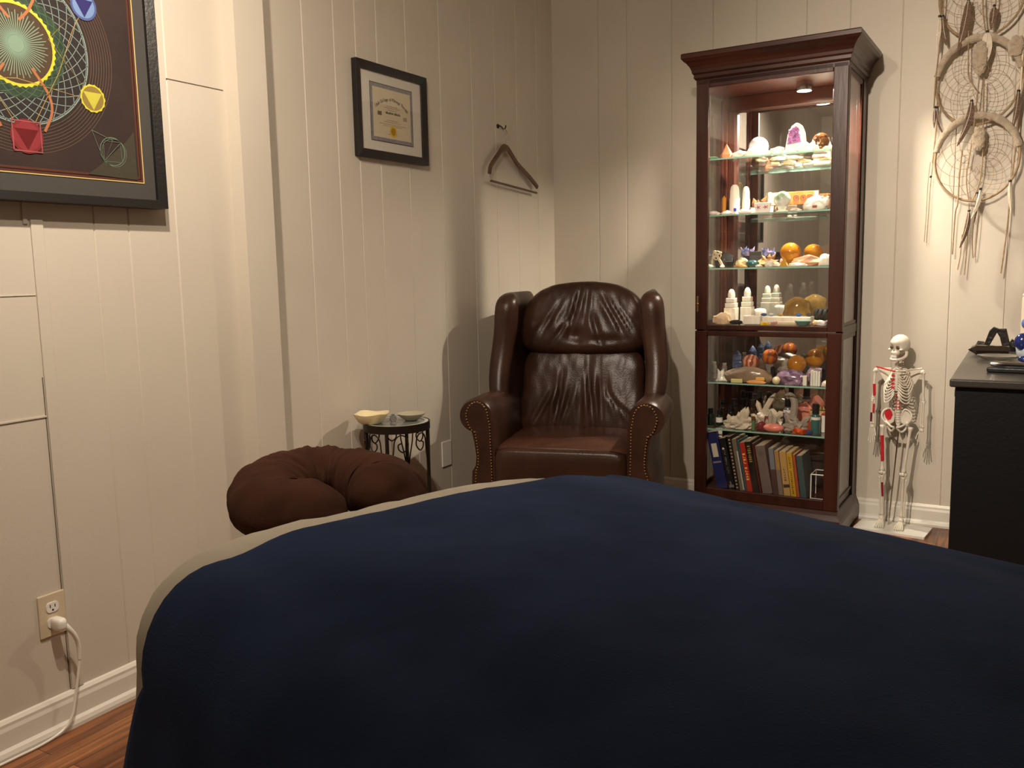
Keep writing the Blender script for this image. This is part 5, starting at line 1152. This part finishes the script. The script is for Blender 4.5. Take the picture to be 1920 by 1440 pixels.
# white card resting on the books
t = empty('white_envelope', (0, 0, 0)); put(t, 0.105, 0.075, SH['G']+0.2780); tag(t, 'white papers lying on top of the black books at left', 'paper'); MB().box(-0.030, 0.050, 0, 0.14, 0, 0.004).build('sheets', C('paper_white', (222, 216, 200), rough=0.7), t); MB().box(-0.020, 0.004, -0.0012, 0, -0.034, 0.004).build('hanging_tab', M['paper_white'], t)
t = empty('wire_stand', (0, 0, 0)); put(t, 0.566, 0.06, SH['G']+0.001); tag(t, 'white rectangular wire stand at the right of the books', 'stand')
m = MB(); pr_ = [(-0.050, 0, 0.0025), (-0.050, 0, 0.112), (0.050, 0, 0.112), (0.050, 0, 0.0025)]
for i in range(4): m.tube([pr_[i], pr_[(i+1) % 4]], 0.0028, 8)
m.build('front_frame', M['white'], t, smooth=True)
m = MB().tube([(-0.050, 0.0, 0.112), (-0.050, 0.10, 0.112)], 0.002, 6).tube([(0.050, 0.0, 0.112), (0.050, 0.10, 0.112)], 0.002, 6).tube([(-0.050, 0.10, 0.112), (0.050, 0.10, 0.112)], 0.002, 6).tube([(0.0, 0.05, 0.06), (0.05, 0.05, 0.06)], 0.002, 6).tube([(-0.05, 0.10, 0.0025), (-0.05, 0.10, 0.112)], 0.002, 6).tube([(0.05, 0.10, 0.0025), (0.05, 0.10, 0.112)], 0.002, 6)
m.build('rear_wires', M['white'], t, smooth=True)
t = empty('dark_case', (0, 0, 0)); put(t, 0.34, 0.29, SH['G']+0.001); tag(t, 'dark soft case standing behind the books', 'case'); MB().pillow((0, 0, 0.13), 0.42, 0.10, 0.26, 0.35, 0.3, 36, 20).build('case_body', C('dark_case', (26, 25, 22), rough=0.6, var=0.3, vscale=10), t, smooth=True, auto=False); MB().box(-0.2, 0.2, -0.052, -0.047, 0.17, 0.176).build('zip', M['steel'], t)

# ------------------------------------------------------------ anatomical skeleton model
SK = empty('skeleton_model', (-0.474, 4.175, 0), math.radians(-6))
tag(SK, 'small plastic anatomical skeleton on a white base with muscle areas painted red', 'skeleton model')
bo, br_ = M['bone'], M['bonered']
def bone(name, a, b, r0, r1, m_=None, par=None, e=1.7, n=10):
    a, b = Vector(a), Vector(b)
    def rad(t): 
        k = min(t, 1-t); s = 1+(e-1)*math.exp(-(k/0.07)**2); return (r0+(r1-r0)*t)*s
    return MB().tube([a+(b-a)*i/18 for i in range(19)], rad, n).build(name, m_ or bo, par or SK, smooth=True, auto=False)
MB().prism(rrect(0.30, 0.17, 0.006), 0, 0.012, 'z').build('base_plate', M['white'], SK, bevel=0.001)
MB().tube([(-0.025, 0.03, 0.010), (0.006, 0.022, 0.45)], 0.0035, 8).build('support_rod', M['steel'], SK, smooth=True)
# skull
m = MB(); rr = []
for i in range(17):
    ph = -PI/2+PI*i/16; ring = []
    for j in range(28):
        th = 2*PI*j/28; x = math.cos(ph)*math.cos(th); y = math.cos(ph)*math.sin(th); z = math.sin(ph)
        p = Vector((x*0.037, y*0.050, z*0.043))
        if y < 0 and z < 0.1: p.x *= 0.90; p.y *= 0.93
        for sx in (-1, 1):    # eye sockets
            dd = (p-Vector((sx*0.0145, -0.043, -0.012))); p.y += 0.013*math.exp(-(dd.x**2+dd.z**2)/(0.0085**2))*(1 if y < 0 else 0)
        dd = (p-Vector((0, -0.045, -0.028))); p.y += 0.009*math.exp(-((dd.x/0.005)**2+(dd.z/0.007)**2))*(1 if y < 0 else 0)
        ring.append(tuple(p))
    rr.append(ring)
SKM = Matrix.Translation((0.004, 0.0, 0.842)) @ Matrix.Rotation(math.radians(-22), 4, 'Z')
sk = m.rings(rr, mtx=SKM).build('skull', bo, SK, smooth=True, auto=False)
m = MB().sphere((0, -0.030, -0.036), 0.020, 18, 12, sc=(1.0, 0.85, 0.75), mtx=SKM); m.sphere((-0.027, -0.028, -0.022), 0.009, 12, 8, sc=(0.8, 1.6, 0.6), mtx=SKM); m.sphere((0.027, -0.028, -0.022), 0.009, 12, 8, sc=(0.8, 1.6, 0.6), mtx=SKM); m.build('cheekbones', bo, sk, smooth=True)
m = MB(); 
for sx in (-1, 1): m.sphere((sx*0.0145, -0.0385, -0.012), 0.0082, 14, 8, sc=(1, 0.5, 0.9), mtx=SKM)
m.sphere((0, -0.0425, -0.028), 0.004, 10, 6, sc=(0.9, 0.6, 1.5), mtx=SKM); m.build('eye_sockets', C('socket_brown', (96, 78, 60)), sk, smooth=True)
jw = [(sx*x, y, z) for sx in (-1,) for x, y, z in ((0.030, 0.004, -0.030), (0.029, 0.0, -0.052), (0.020, -0.030, -0.064))]+[(0, -0.043, -0.066)]+[(0.020, -0.030, -0.064), (0.029, 0.0, -0.052), (0.030, 0.004, -0.030)]
jo = MB().tube(spline(jw, 6), 0.0065, 10, mtx=SKM).build('jaw', bo, SK, smooth=True, auto=False)
m = MB()
for i in range(11):
    x = -0.0125+0.0025*i; y = -0.043+0.5*(x*x)*20; m.box(x-0.0011, x+0.0011, y-0.003, y+0.001, -0.0560, -0.0465, SKM)
m.build('teeth', M['white'], jo)
# spine
sp = spline([(0.002, 0.012, 0.795), (0.002, 0.020, 0.76), (0.002, 0.030, 0.71), (0.002, 0.036, 0.64), (0.002, 0.026, 0.58), (0.002, 0.018, 0.53), (0.002, 0.026, 0.495)], 4)
m = MB()
for i, p in enumerate(sp):
    k = i/(len(sp)-1); r = 0.0075+0.005*k
    m.lathe([(0.001, -0.0045), (r, -0.0045), (r*0.85, 0), (r, 0.0045), (0.001, 0.0045)], 12, Matrix.Translation(p)); m.box(-0.012-0.006*k, 0.012+0.006*k, 0.008, 0.012, -0.002, 0.002, Matrix.Translation(p)); m.box(-0.0015, 0.0015, 0.006, 0.022, -0.006, 0.001, Matrix.Translation(p))
m.build('spine', bo, SK, smooth=True)
m = MB()
for i in range(4):
    for sx in (-1, 1): m.box(0.002+sx*0.007-0.0022, 0.002+sx*0.007+0.0022, 0.002, 0.010, 0.555+0.018*i, 0.566+0.018*i)
m.build('red_muscle_marks', br_, SK)
# ribcage
m = MB()
for i in range(9):
    k = i/8; z0 = 0.728-0.085*k; w_ = 0.030+0.030*min(1, k*1.6)-0.004*k*k; zf = 0.712-0.108*k-0.012; dep = 0.030+0.012*k
    for sx in (-1, 1):
        pts_ = spline([(sx*0.008, 0.032, z0), (sx*w_*0.75, 0.040, z0+0.001), (sx*w_, 0.012, z0-0.012), (sx*w_*0.86, -dep*0.65, zf-0.006), (sx*w_*0.45, -dep*1.0, zf-0.002+0.004*k), (sx*0.007, -dep*0.95, zf+0.012+0.02*k*k)], 6)
        m.tube([(a+0.002, b, c) for a, b, c in pts_], 0.0027, 6)
for i in range(2):
    for sx in (-1, 1):
        z0 = 0.632-0.014*i; m.tube([(a+0.002, b, c) for a, b, c in spline([(sx*0.008, 0.032, z0), (sx*0.042, 0.036, z0-0.006), (sx*(0.058-0.008*i), 0.005, z0-0.028)], 5)], 0.0024, 6)
rc = m.build('ribcage', bo, SK, smooth=True)
MB().pillow((0.002, -0.034, 0.680), 0.013, 0.006, 0.085, 0.5, 0.6, 14, 12).build('sternum', bo, rc, smooth=True)
m = MB()
for i in range(4): m.box(-0.019, -0.006, -0.039, -0.034, 0.702-0.018*i, 0.711-0.018*i)
m.build('red_muscle_marks', br_, rc)
for sx, lbl in ((-1, 0), (1, 1)):
    X0 = sx*0.100+0.002
    MB().tube(spline([(0.002+sx*0.008, -0.030, 0.724), (sx*0.035, -0.036, 0.730), (sx*0.065, -0.012, 0.734), (X0-sx*0.006, 0.002, 0.738)], 5), 0.0034, 8).build('collarbone', br_ if sx < 0 else bo, SK, smooth=True)
    MB().prism([(sx*0.038, 0.732), (sx*0.092, 0.728), (sx*0.086, 0.705), (sx*0.050, 0.640)], 0.040, 0.044).build('shoulder_blade', bo, SK, bevel=0.0015)
    MB().sphere((X0-sx*0.004, 0.004, 0.722), 0.0105, 14, 10).build('humeral_head', bo, SK, smooth=True)
    ub = bone('upper_arm', (X0, 0.004, 0.722), (X0+sx*0.004, 0.004, 0.595), 0.0055, 0.0055)
    fa = bone('radius_bone', (X0+sx*0.007, 0.0, 0.588), (X0+sx*0.008, -0.006, 0.478), 0.0036, 0.0038)
    bone('ulna_bone', (X0-sx*0.002, 0.004, 0.590), (X0-sx*0.001, -0.002, 0.478), 0.0036, 0.0034)
    MB().sphere((X0+sx*0.004, 0.003, 0.592), 0.0100, 12, 8, sc=(1.15, 0.9, 0.8)).build('elbow_joint', bo, SK, smooth=True)
    if sx < 0:
        MB().tube([(X0-0.001, 0.0, 0.66), (X0+0.001, 0.0, 0.607)], 0.0062, 8).build('red_muscle_marks', br_, ub, smooth=True)
        MB().tube([(X0+0.001, -0.003, 0.57), (X0+0.001, -0.006, 0.53)], 0.0040, 8).build('red_muscle_marks', br_, fa, smooth=True)
        MB().tube([(X0-0.008, -0.006, 0.53), (X0-0.008, -0.008, 0.49)], 0.0042, 8).build('red_muscle_marks', C('bone_dark_red', (96, 20, 22)), fa, smooth=True)
    # hand: palm bones, four fingers and a thumb
    m = MB(); m.pillow((X0+sx*0.003, -0.006, 0.468), 0.020, 0.010, 0.016, 0.7, 0.7, 12, 8)
    for q, (ox, L2) in enumerate(((-0.008, 0.060), (-0.0025, 0.068), (0.003, 0.064), (0.0085, 0.054))):
        x = X0+sx*0.003+ox; z = 0.460
        for seg in (0.42, 0.27, 0.18, 0.13):
            z2 = z-L2*seg; m.tube([(x, -0.007-0.02*(0.46-z), z), (x+ox*0.2, -0.007-0.05*(0.46-z2), z2+0.001)], 0.0021, 6); z = z2; x += ox*0.2
    x = X0-sx*0.006; m.tube([(x, -0.008, 0.462), (x-sx*0.008, -0.014, 0.444)], 0.0024, 6).tube([(x-sx*0.008, -0.014, 0.443), (x-sx*0.010, -0.018, 0.428)], 0.0022, 6)
    m.build('hand', bo, SK, smooth=True)
    # pelvis half
    hx = 0.002+sx*0.034
    m = MB(); rr = []
    for i in range(7):
        q = i/6; a = math.radians(200-205*q)   # iliac fan
        rr.append(None)
    pts2 = []
    m.prism([(0.002+sx*x, z) for x, z in ((0.012, 0.520), (0.016, 0.540), (0.030, 0.553), (0.048, 0.550), (0.060, 0.535), (0.062, 0.518), (0.052, 0.498), (0.042, 0.486), (0.030, 0.482), (0.016, 0.492))], 0.008, 0.013)
    m.tube(spline([(0.002+sx*0.014, 0.012, 0.515), (0.002+sx*0.030, 0.004, 0.552), (0.002+sx*0.056, -0.004, 0.541), (0.002+sx*0.061, -0.012, 0.515), (0.002+sx*0.046, -0.014, 0.490)], 6), 0.0042, 8)
    m.tube(spline([(0.002+sx*0.040, -0.010, 0.492), (0.002+sx*0.020, -0.024, 0.478), (0.002+sx*0.004, -0.026, 0.474)], 5), 0.0048, 8)
    m.tube(spline([(0.002+sx*0.006, -0.022, 0.470), (0.002+sx*0.020, -0.008, 0.452), (0.002+sx*0.034, 0.004, 0.462), (0.002+sx*0.042, 0.002, 0.482)], 5), 0.0045, 8)
    pv = m.build('pelvis', bo, SK, smooth=True)
    if sx < 0: MB().prism([(0.002+sx*x, z) for x, z in ((0.020, 0.525), (0.024, 0.540), (0.034, 0.548), (0.048, 0.544), (0.055, 0.530), (0.050, 0.512), (0.040, 0.500), (0.028, 0.504))], 0.004, 0.008).build('red_muscle_marks', br_, pv)
    MB().sphere((0.002+sx*0.044, -0.004, 0.488), 0.0105, 12, 8).build('hip_joint', bo, SK, smooth=True)
    kx = -0.052 if sx < 0 else 0.038
    hx = -0.058 if sx < 0 else 0.060
    fe = bone('thigh_bone', (hx, 0.0, 0.476), (kx, -0.004, 0.268), 0.0065, 0.0068, e=1.9)
    m = MB(); m.sphere((kx-0.007, -0.004, 0.260), 0.0105, 12, 8); m.sphere((kx+0.007, -0.004, 0.260), 0.0105, 12, 8); m.sphere((kx, -0.016, 0.262), 0.0075, 12, 8, sc=(1, 0.6, 1.1)); m.build('knee_joint', bo, SK, smooth=True)
    ax2 = -0.048 if sx < 0 else 0.034
    sb = bone('shin_bone', (kx, -0.004, 0.250), (ax2, 0.006, 0.062), 0.0058, 0.0052, e=1.8)
    bone('fibula', (kx+sx*0.012, 0.004, 0.240), (ax2+sx*0.010, 0.010, 0.058), 0.0030, 0.0032)
    if sx < 0:
        MB().tube([(hx+0.0, -0.004, 0.43), (kx+0.001, -0.008, 0.315)], lambda t_: 0.0076, 10).build('red_muscle_marks', br_, fe, smooth=True)
        MB().tube([(kx+0.0025, -0.008, 0.215), (ax2+0.001, -0.002, 0.150)], 0.0050, 8).build('red_muscle_marks', C('bone_magenta', (150, 20, 60)), sb, smooth=True)
    m = MB(); m.sphere((ax2, 0.022, 0.040), 0.012, 12, 8, sc=(0.8, 1.3, 1.0)); m.sphere((ax2, -0.002, 0.048), 0.012, 12, 8)
    for q in range(5):
        x = ax2-0.010+0.005*q; m.tube([(ax2+(x-ax2)*0.5, -0.006, 0.044), (x+(x-ax2)*0.5, -0.036, 0.028), (x+(x-ax2)*0.7, -0.056+0.003*abs(q-1), 0.0165)], 0.0036, 6)
    m.build('foot', bo, SK, smooth=True)
m = MB().prism([(-0.013, 0.515), (0.017, 0.515), (0.010, 0.478), (0.002, 0.462), (-0.006, 0.478)], 0.020, 0.030); m.build('sacrum', bo, SK, bevel=0.003)

# ------------------------------------------------------------ dream catcher
DC = empty('dream_catcher', (-0.218, YB-0.055, 2.43))
tag(DC, 'hanging three-hoop dream catcher with fur-wrapped hoops, webs, feathers and suede strings', 'dream catcher')
dz0 = 2.43
random.seed(12)
ls, fu = M['leatherstring'], M['fur']
HX = 0.90
def hoop(cx, cz, r, y):
    h = MB().tube([(cx+HX*r*math.cos(a), y, cz-dz0+r*math.sin(a)) for a in [2*PI*j/48 for j in range(48)]], 0.0048, 8, closed=True).build('hoop', ls, DC, smooth=True)
    def fr_(t_): return 0.0165*(0.75+0.25*math.sin(PI*t_))*(1+0.13*noise.noise(Vector((t_*22, cx, cz)))+0.06*math.sin(t_*70))
    MB().tube([(cx+HX*r*math.cos(a), y, cz-dz0+r*math.sin(a)) for a in [math.radians(12)+math.radians(156)*j/120 for j in range(121)]], fr_, 14).build('fur_wrap', fu, h, smooth=True, auto=False)
    m = MB(); rings_ = []
    nW = 12
    prev = [(cx+HX*r*math.cos(2*PI*j/nW), cz-dz0+r*math.sin(2*PI*j/nW)) for j in range(nW)]
    for k in range(6):
        nxt = []
        rk = r*(1-0.135*(k+1)); off = (k+1)*PI/nW
        nxt = [(cx+HX*rk*math.cos(2*PI*j/nW+off), cz-dz0+rk*math.sin(2*PI*j/nW+off)) for j in range(nW)]
        for j in range(nW):
            a = prev[j]; b = nxt[j]; c = prev[(j+1) % nW]
            m.tube([(a[0], y, a[1]), (b[0], y, b[1])], 0.0008, 4); m.tube([(c[0], y, c[1]), (b[0], y, b[1])], 0.0008, 4)
        prev = nxt
    m.build('web', C('sinew', (150, 120, 84), rough=0.8), h)
    MB().sphere((cx, y, cz-dz0), 0.0, 4, 3) if False else None
    return h
hoop(0.0, 2.292, 0.176, 0.006); hoop(0.0, 1.942, 0.176, 0.0); hoop(0.008, 1.626, 0.176, -0.004)
def feather(x, z, L2, wd, bend, m_, yy=-0.012, tilt=0.0):
    rr = []; N = 16
    for i in range(N+1):
        t_ = i/N; w2 = wd*(math.sin(PI*min(1, t_*0.92+0.06))**0.55)*(0.75+0.25*math.cos(t_*2)); 
        cx_ = x+bend*t_*t_+tilt*t_; cz_ = z-dz0-L2*t_
        rr.append([(cx_-w2, yy+0.001, cz_-0.1*w2), (cx_, yy-0.0035*(1-t_), cz_), (cx_+w2, yy+0.001, cz_-0.1*w2), (cx_, yy+0.0015, cz_)])
    f = MB().rings(rr).build('feather', m_, DC, smooth=True)
    MB().tube([(x+bend*t_*t_+tilt*t_, yy-0.0038*(1-t_)-0.0006, z-dz0-L2*t_+0.012) for t_ in [k/8 for k in range(8)]], 0.0011, 5).build('quill', M['featherl'], f)
    MB().sphere((x, yy, z-dz0+0.006), 0.006, 10, 8, sc=(1, 1, 1.1)).build('bead', C('black_bead', (24, 18, 15), rough=0.3), f, smooth=True)
def string(pts_, r=0.0017, m_=None): MB().tube([(x, yy, z-dz0) for x, yy, z in spline(pts_, 5)], r, 6).build('suede_strand', m_ or ls, DC, smooth=True)
# px->local x about the dream catcher centre: (px-1830)/434
def X(px): return (px-1835)/487.0
def Z(py): return 1.779-(py-228)/453.0
fl, fd = M['featherl'], M['feather']
feather(X(1763)+0.006, Z(30), 0.115, 0.013, 0.018, fd); feather(X(1761)-0.002, Z(30), 0.125, 0.010, -0.006, fl, -0.018)
feather(X(1812), Z(8), 0.195, 0.019, -0.022, fd, -0.016, -0.010)
feather(X(1858), Z(25), 0.085, 0.016, -0.008, fd, -0.012); feather(X(1848), Z(70), 0.12, 0.022, 0.0, fl, -0.02)
feather(X(1760)+0.004, Z(198), 0.12, 0.007, 0.034, fd, -0.010); feather(X(1758), Z(198), 0.08, 0.007, 0.0, fd, -0.018)
feather(X(1826), Z(193), 0.175, 0.016, -0.048, fd, -0.022)
feather(X(1908), Z(183), 0.155, 0.011, -0.018, fd, -0.014)
feather(X(1830), Z(398), 0.15, 0.011, -0.030, fd, -0.014)
feather(X(1849), Z(358), 0.115, 0.009, -0.030, fl, -0.020); feather(X(1843), Z(365), 0.12, 0.007, -0.006, fd, -0.008)
feather(X(1901), Z(346), 0.12, 0.008, 0.01, fl, -0.008)
string([(X(1766), 0, Z(-40)), (X(1765), -0.004, Z(30)), (X(1761), -0.008, Z(90)), (X(1757), -0.01, Z(150)), (X(1756), -0.01, Z(192))], 0.003)
string([(X(1762), 0.0, Z(170)), (X(1763), 0.002, Z(200)), (X(1760), -0.004, Z(260)), (X(1757), -0.004, Z(300))], 0.0032)
string([(X(1753), -0.006, Z(298)), (X(1750), -0.006, Z(340)), (X(1749), -0.004, Z(400)), (X(1747), 0, Z(452))], 0.0016)
string([(X(1758), -0.004, Z(300)), (X(1755), -0.004, Z(340)), (X(1753), -0.003, Z(400)), (X(1751), 0, Z(454))], 0.0016)
MB().sphere((X(1755), -0.008, Z(326)-dz0), 0.005, 10, 8).build('bead', C('black_bead', (24, 18, 15)), DC, smooth=True)
string([(X(1835), -0.01, Z(-60)), (X(1838), -0.01, Z(20)), (X(1846), -0.006, Z(74))], 0.003); string([(X(1860), -0.01, Z(-60)), (X(1861), -0.01, Z(0)), (X(1857), -0.01, Z(60))], 0.0028)
string([(X(1814), -0.01, Z(60)), (X(1816), -0.012, Z(110)), (X(1818), -0.012, Z(145)), (X(1832), -0.008, Z(168))], 0.0026)
MB().pillow((X(1838), -0.018, Z(112)-dz0), 0.058, 0.030, 0.125, 0.8, 0.8, 60, 40, fn=lambda p: p*(1+0.22*noise.noise(p*55)+0.12*noise.noise(p*160))).build('fur_tuft', fu, DC, smooth=True, auto=False)
MB().pillow((X(1842), -0.016, Z(262)-dz0), 0.050, 0.020, 0.100, 0.8, 0.8, 60, 40, fn=lambda p: p*(1+0.22*noise.noise(p*55)+0.12*noise.noise(p*160))).build('fur_tuft', fu, DC, smooth=True, auto=False)
MB().pillow((X(1900), -0.014, Z(100)-dz0), 0.060, 0.020, 0.080, 0.8, 0.8, 60, 40, fn=lambda p: p*(1+0.22*noise.noise(p*55)+0.12*noise.noise(p*160))).build('fur_tuft', fu, DC, smooth=True, auto=False)
string([(X(1838), -0.016, Z(135)), (X(1835), -0.014, Z(190)), (X(1830), -0.01, Z(260)), (X(1822), -0.006, Z(330)), (X(1828), -0.004, Z(374))], 0.0026)
string([(X(1846), -0.012, Z(150)), (X(1848), -0.010, Z(230)), (X(1850), -0.010, Z(300)), (X(1846), -0.006, Z(345)), (X(1834), -0.006, Z(378))], 0.0026)
string([(X(1812), -0.008, Z(280)), (X(1809), -0.01, Z(330)), (X(1808), -0.008, Z(380)), (X(1804), -0.004, Z(400)), (X(1802), -0.002, Z(478))], 0.0030)
string([(X(1829), -0.006, Z(380)), (X(1829), -0.008, Z(440)), (X(1828), -0.004, Z(480)), (X(1826), -0.002, Z(518))], 0.0024)
string([(X(1819), -0.008, Z(440)), (X(1817), -0.004, Z(480)), (X(1813), -0.002, Z(508))], 0.0022)
string([(X(1848), -0.006, Z(380)), (X(1847), -0.006, Z(430)), (X(1844), -0.003, Z(484))], 0.0022); string([(X(1840), -0.006, Z(400)), (X(1838), -0.006, Z(450)), (X(1841), -0.003, Z(486))], 0.0022)
string([(X(1910), -0.006, Z(180)), (X(1908), -0.006, Z(280)), (X(1903), -0.004, Z(350)), (X(1900), -0.003, Z(430)), (X(1893), -0.002, Z(516))], 0.0030)
string([(X(1908), -0.006, Z(-40)), (X(1913), -0.006, Z(40)), (X(1912), -0.006, Z(90)), (X(1911), -0.006, Z(180))], 0.0045, C('cream_strand', (206, 184, 148)))
MB().sphere((0.0, 0.052, 0.035), 0.006, 10, 8).build('hanging_loop', ls, DC, smooth=True)

# ------------------------------------------------------------ black dresser and the things on it
DX, DY0, DY1, DZ = -0.196, 3.035, 4.29, 0.834
DR = empty('dresser', (DX, (DY0+DY1)/2, 0))
tag(DR, 'black dresser with an overhanging top at the right edge, its end facing the room', 'dresser')
h2 = (DY1-DY0)/2; DW = 0.50
MB().box(0.016, DW, -h2+0.02, h2, 0.09, DZ-0.026).build('carcass', M['black'], DR, bevel=0.003)
MB().box(0.0, DW+0.01, -h2, h2, DZ-0.026, DZ).build('top', M['blacktop'], DR, bevel=0.006, bseg=3)
MB().box(0.008, DW+0.005, -h2+0.008, h2, 0.07, 0.245).build('plinth', M['black'], DR, bevel=0.008)
for sy in (-h2+0.03, h2-0.09):
    for sx in (0.02, DW-0.07): MB().box(sx, sx+0.05, sy, sy+0.06, 0, 0.072).build('foot', M['black'], DR)
for k in range(3):
    dw = MB().box(DW, DW+0.018, -h2+0.03+k*0.395, -h2+0.41+k*0.395, 0.27, 0.78).build('drawer', M['black'], DR, bevel=0.002)
    MB().sphere((DW+0.03, -h2+0.22+k*0.395, 0.55), 0.014, 12, 8).build('knob', M['steel'], dw, smooth=True)
MB().tube(spline([(0.016, -0.05, 0.735), (-0.004, -0.05, 0.737), (-0.013, -0.05, 0.735), (-0.015, -0.05, 0.720), (-0.015, -0.05, 0.700)], 5), 0.0035, 8).build('side_hook', C('hook_brown', (50, 38, 30), metal=0.4), DR, smooth=True)
def on(o, x, y, rz=0, z=DZ+0.0008): o.location = (x, y, z); o.rotation_euler = (0, 0, rz); return o
m = MB(); m.crystal((0.07, 0, 0.0185), (-1, 0, 0), 0.142, 0.021, 0.22)
o = m.build('smoky_crystal_wand', C('smoky_black', (44, 36, 30), rough=0.12, trans=0.15), None); on(o, -0.118, 3.86, math.radians(-3)); tag(o, 'dark pointed crystal lying on the black dresser with its tip to the left', 'crystal')
m = MB()
m.prism([(-0.050, 0.0), (-0.030, 0.004), (0.008, 0.088), (-0.012, 0.096), (-0.026, 0.080)], -0.016, 0.016); m.prism([(-0.012, 0.096), (0.008, 0.088), (0.034, 0.090), (0.056, 0.0), (0.026, 0.0), (0.012, 0.055)], -0.014, 0.014); m.rock((-0.052, 0, 0), 0.055, 0.04, 0.036, 5, 0.4); m.rock((0.068, 0, 0), 0.05, 0.04, 0.046, 7, 0.45)
o = m.build('black_crystal_arch', C('black_schorl', (30, 28, 24), rough=0.3, bump=0.5), None, bevel=0.002); on(o, -0.098, 4.06); tag(o, 'black jagged crystal shaped like an A, behind the pointed crystal on the dresser', 'crystal')
o = MB().lathe([(0.001, 0), (0.045, 0), (0.068, 0.012), (0.070, 0.018), (0.066, 0.017), (0.044, 0.005), (0.001, 0.005)], 36).build('clear_glass_dish', C('dish_clear', (235, 230, 222), rough=0.03, trans=0.95), None, smooth=True); on(o, -0.080, 3.665); tag(o, 'shallow clear glass dish in front of the dark crystal on the dresser', 'dish')
t = empty('pen_case', (0, 0, 0)); on(t, 0.005, 3.30, math.radians(-3)); tag(t, 'black slim case with a chrome tube on top, front edge of the dresser', 'case')
MB().box(-0.105, 0.14, -0.05, 0.05, 0, 0.016).build('case_body', M['black'], t, bevel=0.005, bseg=3)
MB().lathe([(0.001, 0), (0.008, 0.002), (0.009, 0.012), (0.009, 0.044), (0.0078, 0.046), (0.0078, 0.23), (0.001, 0.23)], 20, Matrix.Translation((-0.098, -0.018, 0.0255)) @ Matrix.Rotation(PI/2, 4, 'Y')).build('chrome_tube', M['steel'], t, smooth=True)
t = empty('spray_jug', (0, 0, 0)); on(t, 0.075, 3.93, 0.1); tag(t, 'tall frosted white plastic container at the right edge on the dresser', 'container')
MB().box(-0.085, 0.085, -0.06, 0.06, 0, 0.225).build('container_body', C('frosted_white', (205, 192, 170), rough=0.35, sss=0.2), t, bevel=0.012, bseg=3)
m = MB(); m.rings([[(-0.085, -0.06, 0.2255), (0.085, -0.06, 0.2255), (0.085, 0.06, 0.2255), (-0.085, 0.06, 0.2255)], [(-0.065, -0.045, 0.262), (0.065, -0.045, 0.262), (0.065, 0.045, 0.262), (-0.065, 0.045, 0.262)]]); m.build('container_lid', M['white'], t, bevel=0.004)
t = empty('blue_white_jar', (0, 0, 0)); on(t, 0.055, 3.60, 0); tag(t, 'rounded white ceramic jar with blue markings at the right edge on the dresser', 'jar')
MB().lathe([(0.001, 0), (0.055, 0), (0.078, 0.03), (0.082, 0.065), (0.066, 0.10), (0.04, 0.118), (0.001, 0.12)], 32).build('jar_body', C('ice_white', (190, 200, 208), rough=0.15), t, smooth=True)
m = MB(); m.sphere((-0.058, -0.045, 0.078), 0.028, 16, 10, sc=(1, .8, 1.1)); m.sphere((-0.045, -0.056, 0.018), 0.018, 16, 10, sc=(1.5, .7, .7)); m.build('blue_marking', C('delft_blue', (34, 44, 100), rough=0.15), t, smooth=True)
MB().sphere((-0.045, 0.0, 0.140), 0.022, 16, 10).build('blue_finial', C('pale_blue', (86, 120, 190), rough=0.15), t, smooth=True)

# repeats share a group
GROUPS = {'book': 'books leaning on the cabinet floor', 'dropper_bottle': 'bottles on the lowest glass shelf', 'white_quartz_chunk': 'white rubble on the top shelf', 'cream_slab': 'cream slabs on the top shelf',
          'selenite_tower': 'round-topped white towers', 'white_pebble': 'white pebbles on the second shelf', 'pale_pebble': 'pale pebbles on the third shelf', 'stepped_tower': 'stepped white towers on the middle shelf',
          'tumbled_stone': 'tumbled pebbles on the long white slab', 'polished_stone': 'polished stones on the middle shelf', 'stone_sphere': 'stone balls on the shelf of four balls', 'ball_stand': 'clear stands of the stone balls',
          'lapis_tower': 'dark blue towers', 'corked_vial': 'small vials on the shelf of balls', 'quartz_cluster': 'quartz clusters in the cabinet', 'amethyst_rock': 'lilac rocks on the shelf of balls', 'dark_red_stone': 'dark red stones on the lowest glass shelf',
          'selenite_block': 'low white blocks on the middle shelf'}
for o in bpy.data.objects:
    if o.parent is None and 'label' in o.keys():
        k = o.name.split('.')[0]
        if k in GROUPS: o['group'] = GROUPS[k]
